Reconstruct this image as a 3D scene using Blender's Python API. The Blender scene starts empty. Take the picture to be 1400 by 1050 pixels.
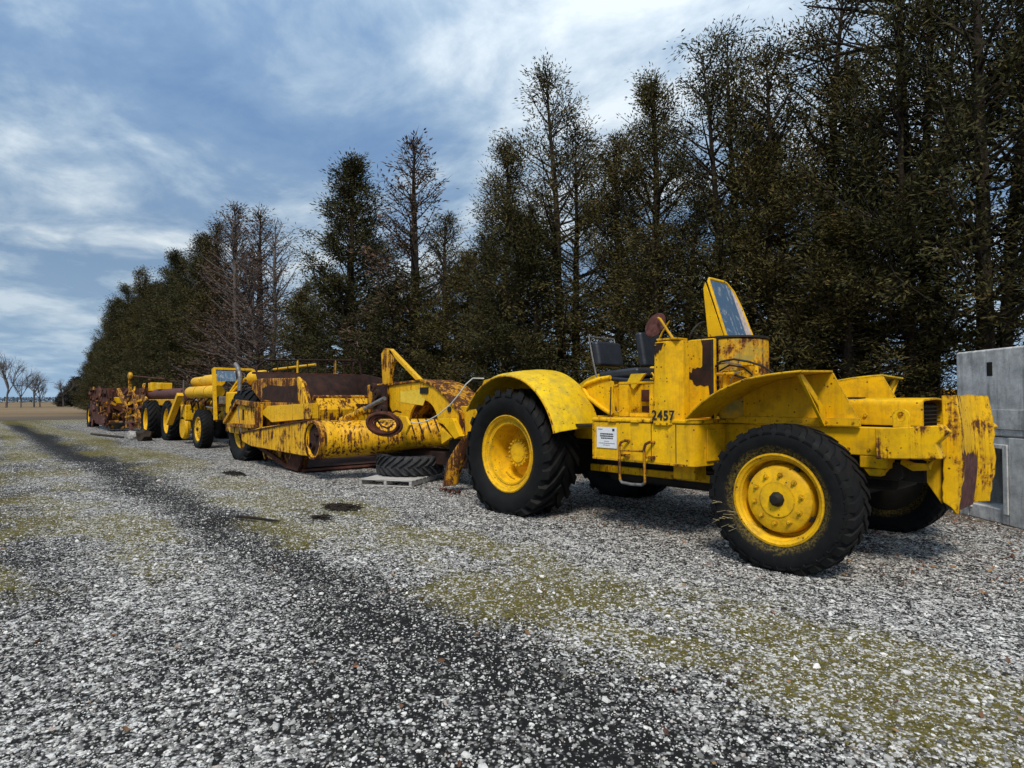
import bpy, bmesh, math, random
import numpy as np
from mathutils import Vector, Matrix

# ------------------------------------------------------------------ scene, camera, world, sun
sc = bpy.context.scene
COL = sc.collection
R_ = math.radians
CAM_Z = 1.65
cam_d = bpy.data.cameras.new('camera'); cam = bpy.data.objects.new('camera', cam_d); COL.objects.link(cam)
cam_d.sensor_width = 36.0; cam_d.lens = 36.0 * 850 / 1400; cam_d.clip_start = 0.05; cam_d.clip_end = 4000
PITCH = math.atan(23 / 850)
fwd = Vector((-0.752028, 0.659131, math.tan(PITCH))).normalized()
cam.location = (0, 0, CAM_Z); cam.rotation_euler = fwd.to_track_quat('-Z', 'Y').to_euler()
sc.camera = cam
sc.view_settings.view_transform = 'Standard'; sc.view_settings.look = 'None'
sc.view_settings.gamma = 1.0; sc.view_settings.exposure = 1.15
sc.cycles.max_bounces = 4; sc.cycles.transparent_max_bounces = 8

SUN_DIR = Vector((0.46, -0.56, 0.90)).normalized()          # towards the sun
sun_d = bpy.data.lights.new('sun', 'SUN'); sun = bpy.data.objects.new('sun', sun_d); COL.objects.link(sun)
sun_d.energy = 1.5; sun_d.angle = R_(14); sun_d.color = (1.0, 0.90, 0.76)
sun.rotation_euler = SUN_DIR.to_track_quat('Z', 'Y').to_euler(); sun.location = (0, 0, 60)

W = bpy.data.worlds.new('World'); sc.world = W; W.use_nodes = True
nt = W.node_tree; nt.nodes.clear()
def N(t, typ, **k):
    n = t.nodes.new(typ)
    for a, b in k.items(): setattr(n, a, b)
    return n
def L(t, a, b): t.links.new(a, b)
def math_n(t, op, a, b=None, c=None, clamp=False):
    n = N(t, 'ShaderNodeMath', operation=op, use_clamp=clamp)
    for i, v in enumerate((a, b, c)):
        if v is None: continue
        if hasattr(v, 'links'): L(t, v, n.inputs[i])
        else: n.inputs[i].default_value = v
    return n.outputs[0]
def ramp(t, v, stops, interp='LINEAR'):
    n = N(t, 'ShaderNodeValToRGB'); n.color_ramp.interpolation = interp
    e = n.color_ramp.elements
    while len(e) < len(stops): e.new(0.5)
    for i, (p, c) in enumerate(stops):
        e[i].position = p
        e[i].color = (c, c, c, 1) if isinstance(c, (int, float)) else (*c, 1)
    L(t, v, n.inputs[0]); return n.outputs[0]
def mixc(t, f, a, b, typ='MIX'):
    n = N(t, 'ShaderNodeMix', data_type='RGBA', blend_type=typ)
    for i, v in ((0, f), (6, a), (7, b)):
        if hasattr(v, 'links'): L(t, v, n.inputs[i])
        elif i == 0: n.inputs[0].default_value = v
        else: n.inputs[i].default_value = (*v, 1)
    return n.outputs[2]
def noise(t, vec, scale, detail=4, rough=.55, dist=0.0):
    n = N(t, 'ShaderNodeTexNoise'); n.inputs['Scale'].default_value = scale; n.inputs['Detail'].default_value = detail
    n.inputs['Roughness'].default_value = rough; n.inputs['Distortion'].default_value = dist
    if vec is not None: L(t, vec, n.inputs['Vector'])
    return n.outputs[0]
def mapping(t, vec, sca=(1, 1, 1), loc=(0, 0, 0), rot=(0, 0, 0)):
    n = N(t, 'ShaderNodeMapping'); n.inputs['Scale'].default_value = sca; n.inputs['Location'].default_value = loc
    n.inputs['Rotation'].default_value = rot; L(t, vec, n.inputs['Vector']); return n.outputs[0]

sky = N(nt, 'ShaderNodeTexSky', sky_type='NISHITA'); sky.sun_disc = False
sky.sun_elevation = math.asin(SUN_DIR.z); sky.sun_rotation = math.atan2(SUN_DIR.x, SUN_DIR.y)
sky.air_density = 1.6; sky.dust_density = 1.2; sky.ozone_density = 2.5
tc = N(nt, 'ShaderNodeTexCoord'); sx = N(nt, 'ShaderNodeSeparateXYZ'); L(nt, tc.outputs['Generated'], sx.inputs[0])
zz = math_n(nt, 'ADD', math_n(nt, 'MAXIMUM', sx.outputs[2], 0.0), 0.10)
cx = N(nt, 'ShaderNodeCombineXYZ'); L(nt, math_n(nt, 'DIVIDE', sx.outputs[0], zz), cx.inputs[0]); L(nt, math_n(nt, 'DIVIDE', sx.outputs[1], zz), cx.inputs[1])
uv = mapping(nt, cx.outputs[0], sca=(0.72, 1.0, 1), rot=(0, 0, R_(62)), loc=(7.3, 2.2, 0))
n1 = noise(nt, uv, 1.15, 7, .56, .5)
n2 = noise(nt, uv, 3.4, 6, .6, .3)
cl = math_n(nt, 'ADD', math_n(nt, 'MULTIPLY', n1, .66), math_n(nt, 'MULTIPLY', n2, .34))
cloud_col = ramp(nt, cl, [(.36, (.62, 1.12, 2.05)), (.45, (1.10, 1.70, 2.60)), (.52, (1.85, 2.45, 3.15)), (.62, (3.7, 4.1, 4.4))])
cover = ramp(nt, cl, [(.32, .80), (.46, .98)])
zf = math_n(nt, 'MULTIPLY_ADD', math_n(nt, 'MAXIMUM', sx.outputs[2], 0.0), .85, .68)       # an overcast vault is brighter overhead than at the horizon
vz = N(nt, 'ShaderNodeVectorMath', operation='SCALE'); L(nt, cloud_col, vz.inputs[0]); L(nt, zf, vz.inputs['Scale'])
hz = ramp(nt, sx.outputs[2], [(.0, .85), (.05, .55), (.20, 0.)])                                  # clouds dissolve into pale air at the horizon, all round
skyc = mixc(nt, hz, mixc(nt, cover, sky.outputs[0], vz.outputs[0]), (1.55, 2.35, 3.25))
bg = N(nt, 'ShaderNodeBackground'); bg.inputs[1].default_value = 0.10; L(nt, skyc, bg.inputs[0])
wo = N(nt, 'ShaderNodeOutputWorld'); L(nt, bg.outputs[0], wo.inputs[0])

rng = np.random.default_rng(7); random.seed(7)

# ------------------------------------------------------------------ materials
M = {}
def newmat(name):
    m = bpy.data.materials.new(name); m.use_nodes = True; t = m.node_tree; t.nodes.clear()
    o = N(t, 'ShaderNodeOutputMaterial'); b = N(t, 'ShaderNodeBsdfPrincipled'); L(t, b.outputs[0], o.inputs[0])
    M[name] = m; return m, t, b
def objco(t): return N(t, 'ShaderNodeTexCoord').outputs['Object']
def bump(t, b, h, strength=.3, dist=.01):
    n = N(t, 'ShaderNodeBump'); n.inputs['Strength'].default_value = strength; n.inputs['Distance'].default_value = dist
    L(t, h, n.inputs['Height']); L(t, n.outputs[0], b.inputs['Normal'])
def setv(t, sock, v):
    if hasattr(v, 'links'): L(t, v, sock)
    else: sock.default_value = v if isinstance(v, (int, float)) else (*v, 1)

def paint(name, base=(.82, .45, .003), rust=.15, dirt=.3, streak=.4, seed=0.0, green=0.0):
    """weathered machine enamel: tone drift, grime film, paint flaking off to rust, run-off streaks, small chips"""
    m, t, b = newmat(name); co = mapping(t, objco(t), loc=(seed, seed * 1.7, seed * .6))
    tone = noise(t, co, 1.3, 5, .6)
    c = mixc(t, ramp(t, tone, [(.3, 0.0), (.7, 1.0)]), tuple(x * .80 for x in base), (base[0] * 1.06, base[1] * 1.12, base[2] * 1.5))
    fade = noise(t, co, 9, 6, .7)
    c = mixc(t, ramp(t, fade, [(.45, 0.0), (.8, dirt)]), c, (.30, .19, .03))
    if green: c = mixc(t, ramp(t, noise(t, co, 5, 7, .7), [(.48, 0.0), (.62, green)]), c, (.22, .22, .07))
    st = noise(t, mapping(t, co, sca=(11, 11, .8)), 1.6, 6, .68)
    big = noise(t, co, 2.6, 9, .68, .25)
    fine = noise(t, co, 22, 5, .7)
    f = math_n(t, 'ADD', math_n(t, 'MULTIPLY', big, .50), math_n(t, 'MULTIPLY', st, .50 * streak))
    f = math_n(t, 'ADD', f, math_n(t, 'MULTIPLY', fine, .62 * .25))
    thr = .528 + .25 * streak - .34 * rust
    edge = ramp(t, f, [(max(0, thr - .05), 0.0), (max(.02, thr - .015), 1.0)])
    core = ramp(t, f, [(thr - .02, 0.0), (thr + .004, 1.0)])
    c = mixc(t, math_n(t, 'MULTIPLY', edge, .75), c, (.33, .12, .012))
    rc = mixc(t, ramp(t, fine, [(.35, 0.0), (.7, 1.0)]), (.030, .013, .010), (.115, .038, .018))
    c = mixc(t, core, c, rc)
    # run-off stains
    sm = math_n(t, 'MULTIPLY', ramp(t, st, [(.50, 0.0), (.68, 1.0)]), .55 * streak)
    c = mixc(t, sm, c, (.10, .052, .014))
    # chips
    v = N(t, 'ShaderNodeTexVoronoi'); v.inputs['Scale'].default_value = 16; L(t, co, v.inputs['Vector'])
    chip = math_n(t, 'MULTIPLY', math_n(t, 'LESS_THAN', v.outputs['Distance'], .17), math_n(t, 'GREATER_THAN', noise(t, co, 7, 2), .56 - .15 * rust))
    c = mixc(t, math_n(t, 'MULTIPLY', chip, .85), c, (.035, .02, .012))
    grime = noise(t, co, 4.2, 10, .78)                # greasy film in blotches
    c = mixc(t, ramp(t, grime, [(.50, 0.0), (.74, min(.8, dirt * .9))]), c, (.10, .06, .012))
    # wear along the edges of the plates
    bv = N(t, 'ShaderNodeBevel'); bv.samples = 4; bv.inputs['Radius'].default_value = .022
    ge = N(t, 'ShaderNodeNewGeometry'); dt = N(t, 'ShaderNodeVectorMath', operation='DOT_PRODUCT'); L(t, bv.outputs[0], dt.inputs[0]); L(t, ge.outputs['Normal'], dt.inputs[1])
    ew = ramp(t, math_n(t, 'SUBTRACT', 1.0, dt.outputs['Value']), [(.02, 0.), (.16, 1.)])
    ew = math_n(t, 'MULTIPLY', ew, ramp(t, noise(t, co, 13, 6, .75), [(.43 - .25 * rust, 0.), (.55 - .25 * rust, 1.)]))
    c = mixc(t, math_n(t, 'MULTIPLY', ew, .85), c, (.045, .022, .010))
    L(t, c, b.inputs['Base Color'])
    rough = math_n(t, 'ADD', math_n(t, 'MULTIPLY', core, .42), math_n(t, 'ADD', math_n(t, 'MULTIPLY', fade, .25), .38))
    L(t, rough, b.inputs['Roughness']); b.inputs['Specular IOR Level'].default_value = .16
    bump(t, b, math_n(t, 'ADD', math_n(t, 'MULTIPLY', core, -.6), math_n(t, 'MULTIPLY', fine, .25)), .35, .006)
    return m
paint('paint_tractor', rust=.19, dirt=.62, streak=.45)
paint('paint_fender', base=(.78, .50, .006), rust=.06, dirt=.55, streak=.25, seed=4, green=.35)
paint('paint_worn', rust=.40, dirt=.5, streak=.55, seed=9)
paint('paint_cowl', base=(.70, .38, .01), rust=.42, dirt=.5, streak=.35, seed=2.3, green=.8)
paint('paint_bright', base=(.82, .46, .004), rust=.03, dirt=.15, streak=.1, seed=6)
paint('paint_rim', base=(.80, .44, .005), rust=.13, dirt=.7, streak=.1, seed=12)
paint('paint_scraper', base=(.78, .41, .006), rust=.45, dirt=.5, streak=.85, seed=15)
paint('paint_rusty', base=(.62, .29, .010), rust=.60, dirt=.7, streak=.8, seed=21)
paint('paint_neck', base=(.78, .43, .008), rust=.27, dirt=.4, streak=.6, seed=27)
paint('paint_patch', base=(.80, .56, .05), rust=.05, dirt=.3, streak=.2, seed=30)

def simple(name, c1, c2, scale=8, rough=.7, detail=6, bmp=.3, bdist=.01, spec=.3, metal=0., stretch=(1, 1, 1), lo=.35, hi=.65):
    m, t, b = newmat(name); co = mapping(t, objco(t), sca=stretch); n = noise(t, co, scale, detail, .65)
    L(t, mixc(t, ramp(t, n, [(lo, 0.), (hi, 1.)]), c1, c2), b.inputs['Base Color'])
    b.inputs['Roughness'].default_value = rough; b.inputs['Specular IOR Level'].default_value = spec; b.inputs['Metallic'].default_value = metal
    if bmp: bump(t, b, noise(t, co, scale * 3, 5, .7), bmp, bdist)
    return m
simple('rust', (.030, .012, .010), (.105, .034, .018), 6, .9)
simple('rust_dark', (.012, .007, .006), (.045, .018, .012), 5, .9)
simple('rust_purple', (.045, .016, .016), (.13, .05, .045), 14, .8)
simple('grease', (.006, .006, .006), (.022, .017, .011), 5, .7)
simple('steel', (.10, .10, .11), (.26, .25, .24), 12, .55, metal=.5)
simple('vinyl', (.010, .012, .016), (.020, .023, .030), 9, .42, bmp=.35, spec=.45)
simple('black_paint', (.008, .008, .008), (.03, .025, .02), 16, .6)
simple('paper', (.62, .66, .70), (.70, .73, .76), 4, .6, bmp=0)
simple('ink', (.02, .02, .03), (.03, .03, .04), 4, .6, bmp=0)
simple('ink_grey', (.10, .11, .14), (.16, .17, .2), 4, .6, bmp=0)
simple('pallet_wood', (.22, .21, .20), (.50, .49, .47), 3, .85, stretch=(1, 9, 9))
simple('rope', (.40, .44, .44), (.62, .64, .60), 30, .8)
simple('bark', (.012, .009, .007), (.055, .040, .028), 4, .95, stretch=(4, 4, .6), bmp=.8, bdist=.03)
simple('bark_grey', (.05, .044, .04), (.15, .125, .115), 4, .95, stretch=(3, 3, .7), bmp=.6, bdist=.02)
simple('debris', (.008, .007, .006), (.03, .022, .016), 20, .95)
simple('straw', (.30, .24, .12), (.45, .38, .22), 10, .9)
simple('boulder', (.12, .12, .12), (.42, .41, .39), 3, .9, bmp=.6, bdist=.04)
simple('far_paint', (.55, .24, .004), (.8, .36, .006), 3, .6)

def rubber(name, ring=None, grey=.0062):
    m, t, b = newmat(name); co = objco(t)
    n = noise(t, co, 7, 6, .65)
    c = mixc(t, ramp(t, n, [(.4, 0.), (.75, 1.)]), (grey * .75, grey * .8, grey * .9), (grey * 1.7, grey * 1.7, grey * 1.7))
    if ring:    # dried paint overspray and dust on the sidewall next to the rim
        s3 = N(t, 'ShaderNodeSeparateXYZ'); L(t, co, s3.inputs[0])
        r = math_n(t, 'SQRT', math_n(t, 'ADD', math_n(t, 'POWER', s3.outputs[0], 2.), math_n(t, 'POWER', s3.outputs[2], 2.)))
        rr = math_n(t, 'ADD', r, math_n(t, 'MULTIPLY', math_n(t, 'SUBTRACT', noise(t, co, 26, 6, .8), .5), .16))
        k = ramp(t, math_n(t, 'DIVIDE', rr, ring * 2), [(.53, .9), (.575, 0.)])
        k = math_n(t, 'MULTIPLY', k, ramp(t, noise(t, co, 45, 4, .7), [(.42, 0.), (.6, 1.)]))
        c = mixc(t, k, c, (.13, .095, .022))
    L(t, c, b.inputs['Base Color']); L(t, math_n(t, 'ADD', math_n(t, 'MULTIPLY', n, .3), .5), b.inputs['Roughness'])
    b.inputs['Specular IOR Level'].default_value = .16
    bump(t, b, noise(t, co, 40, 4, .7), .25, .004)
rubber('rubber'); rubber('rubber_ring', ring=.46); rubber('rubber_grey', grey=.04)

# windshield glass: scratched, hazed sheet; blue of the reflected sky put into the base colour
m, t, b = newmat('glass'); co = objco(t)
d = noise(t, mapping(t, co, sca=(2, 2, .8), rot=(.5, .2, .4)), 3.5, 8, .72, 1.5)
k = ramp(t, d, [(.52, 0.), (.63, .8)])
side = N(t, 'ShaderNodeSeparateXYZ'); L(t, co, side.inputs[0])
pink = ramp(t, math_n(t, 'ADD', side.outputs[1], math_n(t, 'MULTIPLY', noise(t, co, 6, 3), .05)), [(.965, 0.), (.985, 1.)])
c = mixc(t, k, (.10, .18, .29), (.50, .54, .58))
b.inputs['Roughness'].default_value = .06; L(t, c, b.inputs['Base Color']); L(t, math_n(t, 'ADD', math_n(t, 'MULTIPLY', k, .5), .06), b.inputs['Roughness'])
b.inputs['Transmission Weight'].default_value = .25; b.inputs['IOR'].default_value = 1.6
b.inputs['Coat Weight'].default_value = .6; b.inputs['Coat Roughness'].default_value = .03
simple('laminate', (.36, .28, .25), (.55, .48, .46), 22, .3, bmp=.1)

# precast concrete
m, t, b = newmat('concrete'); co = objco(t)
n = noise(t, co, 3.2, 9, .72); st = noise(t, mapping(t, co, sca=(5, 5, .5)), 2.0, 5, .6)
c = mixc(t, ramp(t, n, [(.32, 0.), (.68, 1.)]), (.24, .25, .255), (.74, .745, .73))
c = mixc(t, math_n(t, 'MULTIPLY', ramp(t, st, [(.50, 0.), (.70, 1.)]), .6), c, (.085, .09, .095))
v = N(t, 'ShaderNodeTexVoronoi'); v.inputs['Scale'].default_value = 38; L(t, co, v.inputs['Vector'])
hole = math_n(t, 'MULTIPLY', math_n(t, 'LESS_THAN', v.outputs['Distance'], .16), math_n(t, 'GREATER_THAN', noise(t, co, 9, 2), .52))
L(t, mixc(t, hole, c, (.04, .045, .05)), b.inputs['Base Color']); b.inputs['Roughness'].default_value = .9
bump(t, b, math_n(t, 'SUBTRACT', noise(t, co, 18, 8, .75), hole), .5, .012)

def foliage(name, dark, mid, brown, tr=.25):
    m, t, b = newmat(name)
    a = N(t, 'ShaderNodeAttribute', attribute_name='v').outputs['Fac']
    L(t, ramp(t, a, [(.0, dark), (.55, mid), (.86, mid), (1., brown)]), b.inputs['Base Color'])
    b.inputs['Roughness'].default_value = .75; b.inputs['Specular IOR Level'].default_value = .15
    return m
foliage('foliage_green', (.012, .014, .006), (.060, .056, .019), (.12, .078, .030))
foliage('foliage_olive', (.017, .016, .006), (.085, .072, .022), (.15, .095, .034))
foliage('foliage_brown', (.035, .022, .015), (.11, .068, .046), (.17, .10, .066))
foliage('foliage_far', (.020, .024, .022), (.045, .046, .038), (.07, .06, .05))
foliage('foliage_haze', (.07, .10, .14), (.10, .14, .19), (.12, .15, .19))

# ground: compacted dark fines, crushed limestone, moss; masks are per-vertex data of the yard itself
m, t, b = newmat('ground'); co = objco(t)
am = N(t, 'ShaderNodeAttribute', attribute_name='moss').outputs['Fac']
ad = N(t, 'ShaderNodeAttribute', attribute_name='fines').outputs['Fac']
al = N(t, 'ShaderNodeAttribute', attribute_name='litter').outputs['Fac']
v = N(t, 'ShaderNodeTexVoronoi'); v.inputs['Scale'].default_value = 44; L(t, co, v.inputs['Vector'])
sv = N(t, 'ShaderNodeSeparateColor'); L(t, v.outputs['Color'], sv.inputs[0])
v2 = N(t, 'ShaderNodeTexVoronoi'); v2.inputs['Scale'].default_value = 19; L(t, co, v2.inputs['Vector'])
sv2 = N(t, 'ShaderNodeSeparateColor'); L(t, v2.outputs['Color'], sv2.inputs[0])
lum = math_n(t, 'ADD', math_n(t, 'MULTIPLY', sv.outputs[0], .6), math_n(t, 'MULTIPLY', sv2.outputs[0], .4))
lum = math_n(t, 'SUBTRACT', lum, math_n(t, 'MULTIPLY', v.outputs['Distance'], .42))  # cell rims darkened, painting the shade between stones
lum = math_n(t, 'ADD', math_n(t, 'SUBTRACT', lum, math_n(t, 'MULTIPLY', ad, .46)), .07)
lum = math_n(t, 'ADD', lum, math_n(t, 'MULTIPLY', math_n(t, 'SUBTRACT', noise(t, co, 2.2, 6, .7), .5), .5))
grav = ramp(t, lum, [(.10, (.010, .010, .010)), (.30, (.045, .044, .043)), (.46, (.22, .217, .21)), (.64, (.62, .61, .585))])  # near-black low end stands in for shade in the stone gaps
mo = math_n(t, 'ADD', am, math_n(t, 'MULTIPLY', math_n(t, 'SUBTRACT', noise(t, co, 14, 9, .85), .5), 2.4))
mossc = mixc(t, noise(t, co, 30, 5, .7), (.034, .030, .006), (.20, .165, .032))
mk = math_n(t, 'MULTIPLY', ramp(t, mo, [(.36, 0.), (.76, .92)]), ramp(t, lum, [(.38, 1.), (.62, .30)]))
c = mixc(t, mk, grav, mossc)
li = math_n(t, 'ADD', al, math_n(t, 'MULTIPLY', math_n(t, 'SUBTRACT', noise(t, co, 12, 6, .75), .5), 1.2))
litc = mixc(t, noise(t, co, 40, 4, .7), (.025, .016, .010), (.16, .105, .060))
c = mixc(t, ramp(t, li, [(.40, 0.), (.70, .92)]), c, litc)
L(t, c, b.inputs['Base Color']); b.inputs['Roughness'].default_value = .92; b.inputs['Specular IOR Level'].default_value = .15
bump(t, b, math_n(t, 'SUBTRACT', math_n(t, 'MULTIPLY', noise(t, co, 9, 5), .7), v.outputs['Distance']), .9, .016)

# stone: value differs from stone to stone
m, t, b = newmat('stone'); oi = N(t, 'ShaderNodeObjectInfo').outputs['Random']
n = noise(t, objco(t), 1.4, 4, .6)
c = ramp(t, oi, [(.0, (.06, .06, .06)), (.25, (.16, .158, .153)), (.55, (.36, .356, .345)), (.85, (.62, .612, .59)), (.97, (.80, .79, .76)), (1., (.26, .17, .12))])
L(t, mixc(t, ramp(t, n, [(.35, .0), (.7, .45)]), c, (.16, .155, .14)), b.inputs['Base Color']); b.inputs['Roughness'].default_value = .85
m, t, b = newmat('grass_blade'); oi = N(t, 'ShaderNodeObjectInfo').outputs['Random']
L(t, ramp(t, oi, [(0., (.06, .055, .008)), (.5, (.15, .13, .02)), (.8, (.24, .19, .05)), (1., (.20, .12, .05))]), b.inputs['Base Color']); b.inputs['Roughness'].default_value = .9
m, t, b = newmat('leaf_litter'); oi = N(t, 'ShaderNodeObjectInfo').outputs['Random']
L(t, ramp(t, oi, [(0., (.05, .02, .01)), (.5, (.15, .07, .03)), (.85, (.28, .16, .07)), (1., (.30, .08, .05))]), b.inputs['Base Color']); b.inputs['Roughness'].default_value = .8

m, t, b = newmat('field'); co = objco(t)
bands = noise(t, mapping(t, co, sca=(.055, .012, 1)), 1.0, 4, .6)
fine = noise(t, mapping(t, co, sca=(1.2, .5, 1)), 1.5, 6, .7)
c = mixc(t, ramp(t, bands, [(.35, 0.), (.65, 1.)]), (.15, .105, .058), (.27, .20, .12))
c = mixc(t, ramp(t, fine, [(.4, 0.), (.7, .7)]), c, (.09, .066, .042))
sxx = N(t, 'ShaderNodeSeparateXYZ'); L(t, co, sxx.inputs[0])
near = math_n(t, 'ADD', math_n(t, 'MULTIPLY', sxx.outputs[0], -.01), math_n(t, 'MULTIPLY', fine, .12))
c = mixc(t, ramp(t, near, [(.80, 1.), (1.25, 0.)]), c, (.105, .088, .07))
L(t, c, b.inputs['Base Color']); b.inputs['Roughness'].default_value = 1.; b.inputs['Specular IOR Level'].default_value = .05

# ------------------------------------------------------------------ mesh helpers
class MB:
    def __init__(s): s.v = []; s.f = []
    def add(s, vs, fs):
        o = len(s.v); s.v += [tuple(map(float, p)) for p in vs]; s.f += [tuple(i + o for i in f) for f in fs]; return s
    def box(s, x0, x1, y0, y1, z0, z1):
        return s.add([(x0, y0, z0), (x1, y0, z0), (x1, y1, z0), (x0, y1, z0), (x0, y0, z1), (x1, y0, z1), (x1, y1, z1), (x0, y1, z1)],
                     [(0, 3, 2, 1), (4, 5, 6, 7), (0, 1, 5, 4), (1, 2, 6, 5), (2, 3, 7, 6), (3, 0, 4, 7)])
    def bar(s, a, b, w, h, up=(0, 0, 1)):
        a = Vector(a); b = Vector(b); d = (b - a).normalized(); u = Vector(up)
        if abs(d.dot(u)) > .98: u = Vector((1, 0, 0))
        r = d.cross(u).normalized(); u = r.cross(d).normalized()
        c = [p + r * sx * w / 2 + u * sz * h / 2 for p in (a, b) for sx, sz in ((-1, -1), (1, -1), (1, 1), (-1, 1))]
        return s.add(c, [(0, 1, 2, 3), (7, 6, 5, 4), (0, 4, 5, 1), (1, 5, 6, 2), (2, 6, 7, 3), (3, 7, 4, 0)])
    def prism(s, poly, axis, a0, a1):
        P = {'y': lambda p, a: (p[0], a, p[1]), 'x': lambda p, a: (a, p[0], p[1]), 'z': lambda p, a: (p[0], p[1], a)}[axis]
        n = len(poly); vs = [P(p, a0) for p in poly] + [P(p, a1) for p in poly]
        return s.add(vs, [tuple(range(n))[::-1], tuple(range(n, 2 * n))] + [(i, (i + 1) % n, n + (i + 1) % n, n + i) for i in range(n)])
    def grid(s, rows):
        n = len(rows[0]); vs = [p for r in rows for p in r]
        return s.add(vs, [(i * n + j, i * n + j + 1, (i + 1) * n + j + 1, (i + 1) * n + j) for i in range(len(rows) - 1) for j in range(n - 1)])
    def tube(s, pts, r, n=8, cap=True):
        pts = [Vector(p) for p in pts]; rs = r if isinstance(r, (list, tuple)) else [r] * len(pts); rings = []; prev = None
        for i, p in enumerate(pts):
            d = (pts[min(i + 1, len(pts) - 1)] - pts[max(i - 1, 0)]).normalized()
            if prev is None:
                u = Vector((0, 0, 1)) if abs(d.z) < .9 else Vector((1, 0, 0)); u = (u - d * u.dot(d)).normalized()
            else: u = (prev - d * prev.dot(d)).normalized()
            prev = u; w = d.cross(u)
            rings.append([p + (u * math.cos(2 * math.pi * k / n) + w * math.sin(2 * math.pi * k / n)) * rs[i] for k in range(n)])
        vs = [q for g in rings for q in g]; m_ = len(pts)
        fs = [(i * n + k, i * n + (k + 1) % n, (i + 1) * n + (k + 1) % n, (i + 1) * n + k) for i in range(m_ - 1) for k in range(n)]
        if cap: fs += [tuple(range(n))[::-1], tuple(range((m_ - 1) * n, m_ * n))]
        return s.add(vs, fs)
    def lathe(s, prof, n=48, c=(0, 0, 0), axis='y', close=False):
        vs = []; m_ = len(prof)
        for k in range(n):
            a = 2 * math.pi * k / n; ca, sa = math.cos(a), math.sin(a)
            for r, h in prof:
                p = {'y': (r * ca, h, r * sa), 'z': (r * ca, r * sa, h), 'x': (h, r * ca, r * sa)}[axis]
                vs.append((p[0] + c[0], p[1] + c[1], p[2] + c[2]))
        fs = []
        for k in range(n):
            k2 = (k + 1) % n
            for j in range(m_ if close else m_ - 1):
                j2 = (j + 1) % m_; fs.append((k * m_ + j, k * m_ + j2, k2 * m_ + j2, k2 * m_ + j))
        return s.add(vs, fs)
    def disc(s, c, r, axis='y', n=24, h=.01):
        return s.lathe([(0.0001, -h), (r, -h), (r, h), (.0001, h)], n, c, axis)
    def split(s, name, mat, parent=None, **k):           # every loose piece its own part
        par = list(range(len(s.v)))
        def fd(a):
            while par[a] != a: par[a] = par[par[a]]; a = par[a]
            return a
        for f in s.f:
            for a in f[1:]: par[fd(a)] = fd(f[0])
        grp = {}
        for f in s.f: grp.setdefault(fd(f[0]), []).append(f)
        res = []
        for fs in grp.values():
            ids = sorted({i for f in fs for i in f}); mp = {a: b_ for b_, a in enumerate(ids)}
            m2 = MB(); m2.v = [s.v[i] for i in ids]; m2.f = [tuple(mp[i] for i in f) for f in fs]; res.append(m2.build(name, mat, parent, **k))
        return res
    def build(s, name, mat, parent=None, off=None, bevel=0, smooth=40, solid=0, segs=2):
        me = bpy.data.meshes.new(name)
        o = Vector(off) if off is not None else (parent_base(parent) if parent is not None else Vector((0, 0, 0)))
        me.from_pydata([(p[0] - o.x, p[1] - o.y, p[2] - o.z) for p in s.v], [], s.f); me.validate()
        bm = bmesh.new(); bm.from_mesh(me); bmesh.ops.recalc_face_normals(bm, faces=bm.faces); bm.to_mesh(me); bm.free()
        if smooth:
            me.polygons.foreach_set('use_smooth', [True] * len(me.polygons)); me.set_sharp_from_angle(angle=R_(smooth))
        me.materials.append(M[mat]); ob = bpy.data.objects.new(name, me); COL.objects.link(ob)
        if parent is not None: ob.parent = parent
        if solid:
            md = ob.modifiers.new('solid', 'SOLIDIFY'); md.thickness = solid; md.offset = 0
        if bevel:
            md = ob.modifiers.new('bevel', 'BEVEL'); md.width = bevel; md.segments = segs; md.limit_method = 'ANGLE'; md.angle_limit = R_(35); md.harden_normals = True
        return ob
def parent_base(p):
    v = Vector((0, 0, 0))
    while p is not None: v += Vector(p.location); p = p.parent
    return v
def tag(o, label=None, cat=None, group=None, kind=None):
    if label: o['label'] = label
    if cat: o['category'] = cat
    if group: o['group'] = group
    if kind: o['kind'] = kind
    return o
def thing(name, loc, label, cat, group=None):
    o = bpy.data.objects.new(name, None); COL.objects.link(o); o.location = loc; o.empty_display_size = .3
    return tag(o, label, cat, group)
def sub(name, parent, world):                      # an Empty part (a wheel) under a thing
    o = bpy.data.objects.new(name, None); COL.objects.link(o); o.parent = parent; o.location = Vector(world) - parent_base(parent); return o
def share(src, parent, loc=(0, 0, 0), rot=(0, 0, 0), scale=(1, 1, 1)):
    c = src.copy(); COL.objects.link(c); c.parent = parent; c.location = loc; c.rotation_euler = rot; c.scale = scale; return c
def arc(cx_, cz, r, a0, a1, n):
    return [(cx_ + r * math.cos(R_(a0 + (a1 - a0) * i / (n - 1))), cz + r * math.sin(R_(a0 + (a1 - a0) * i / (n - 1)))) for i in range(n)]

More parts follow.
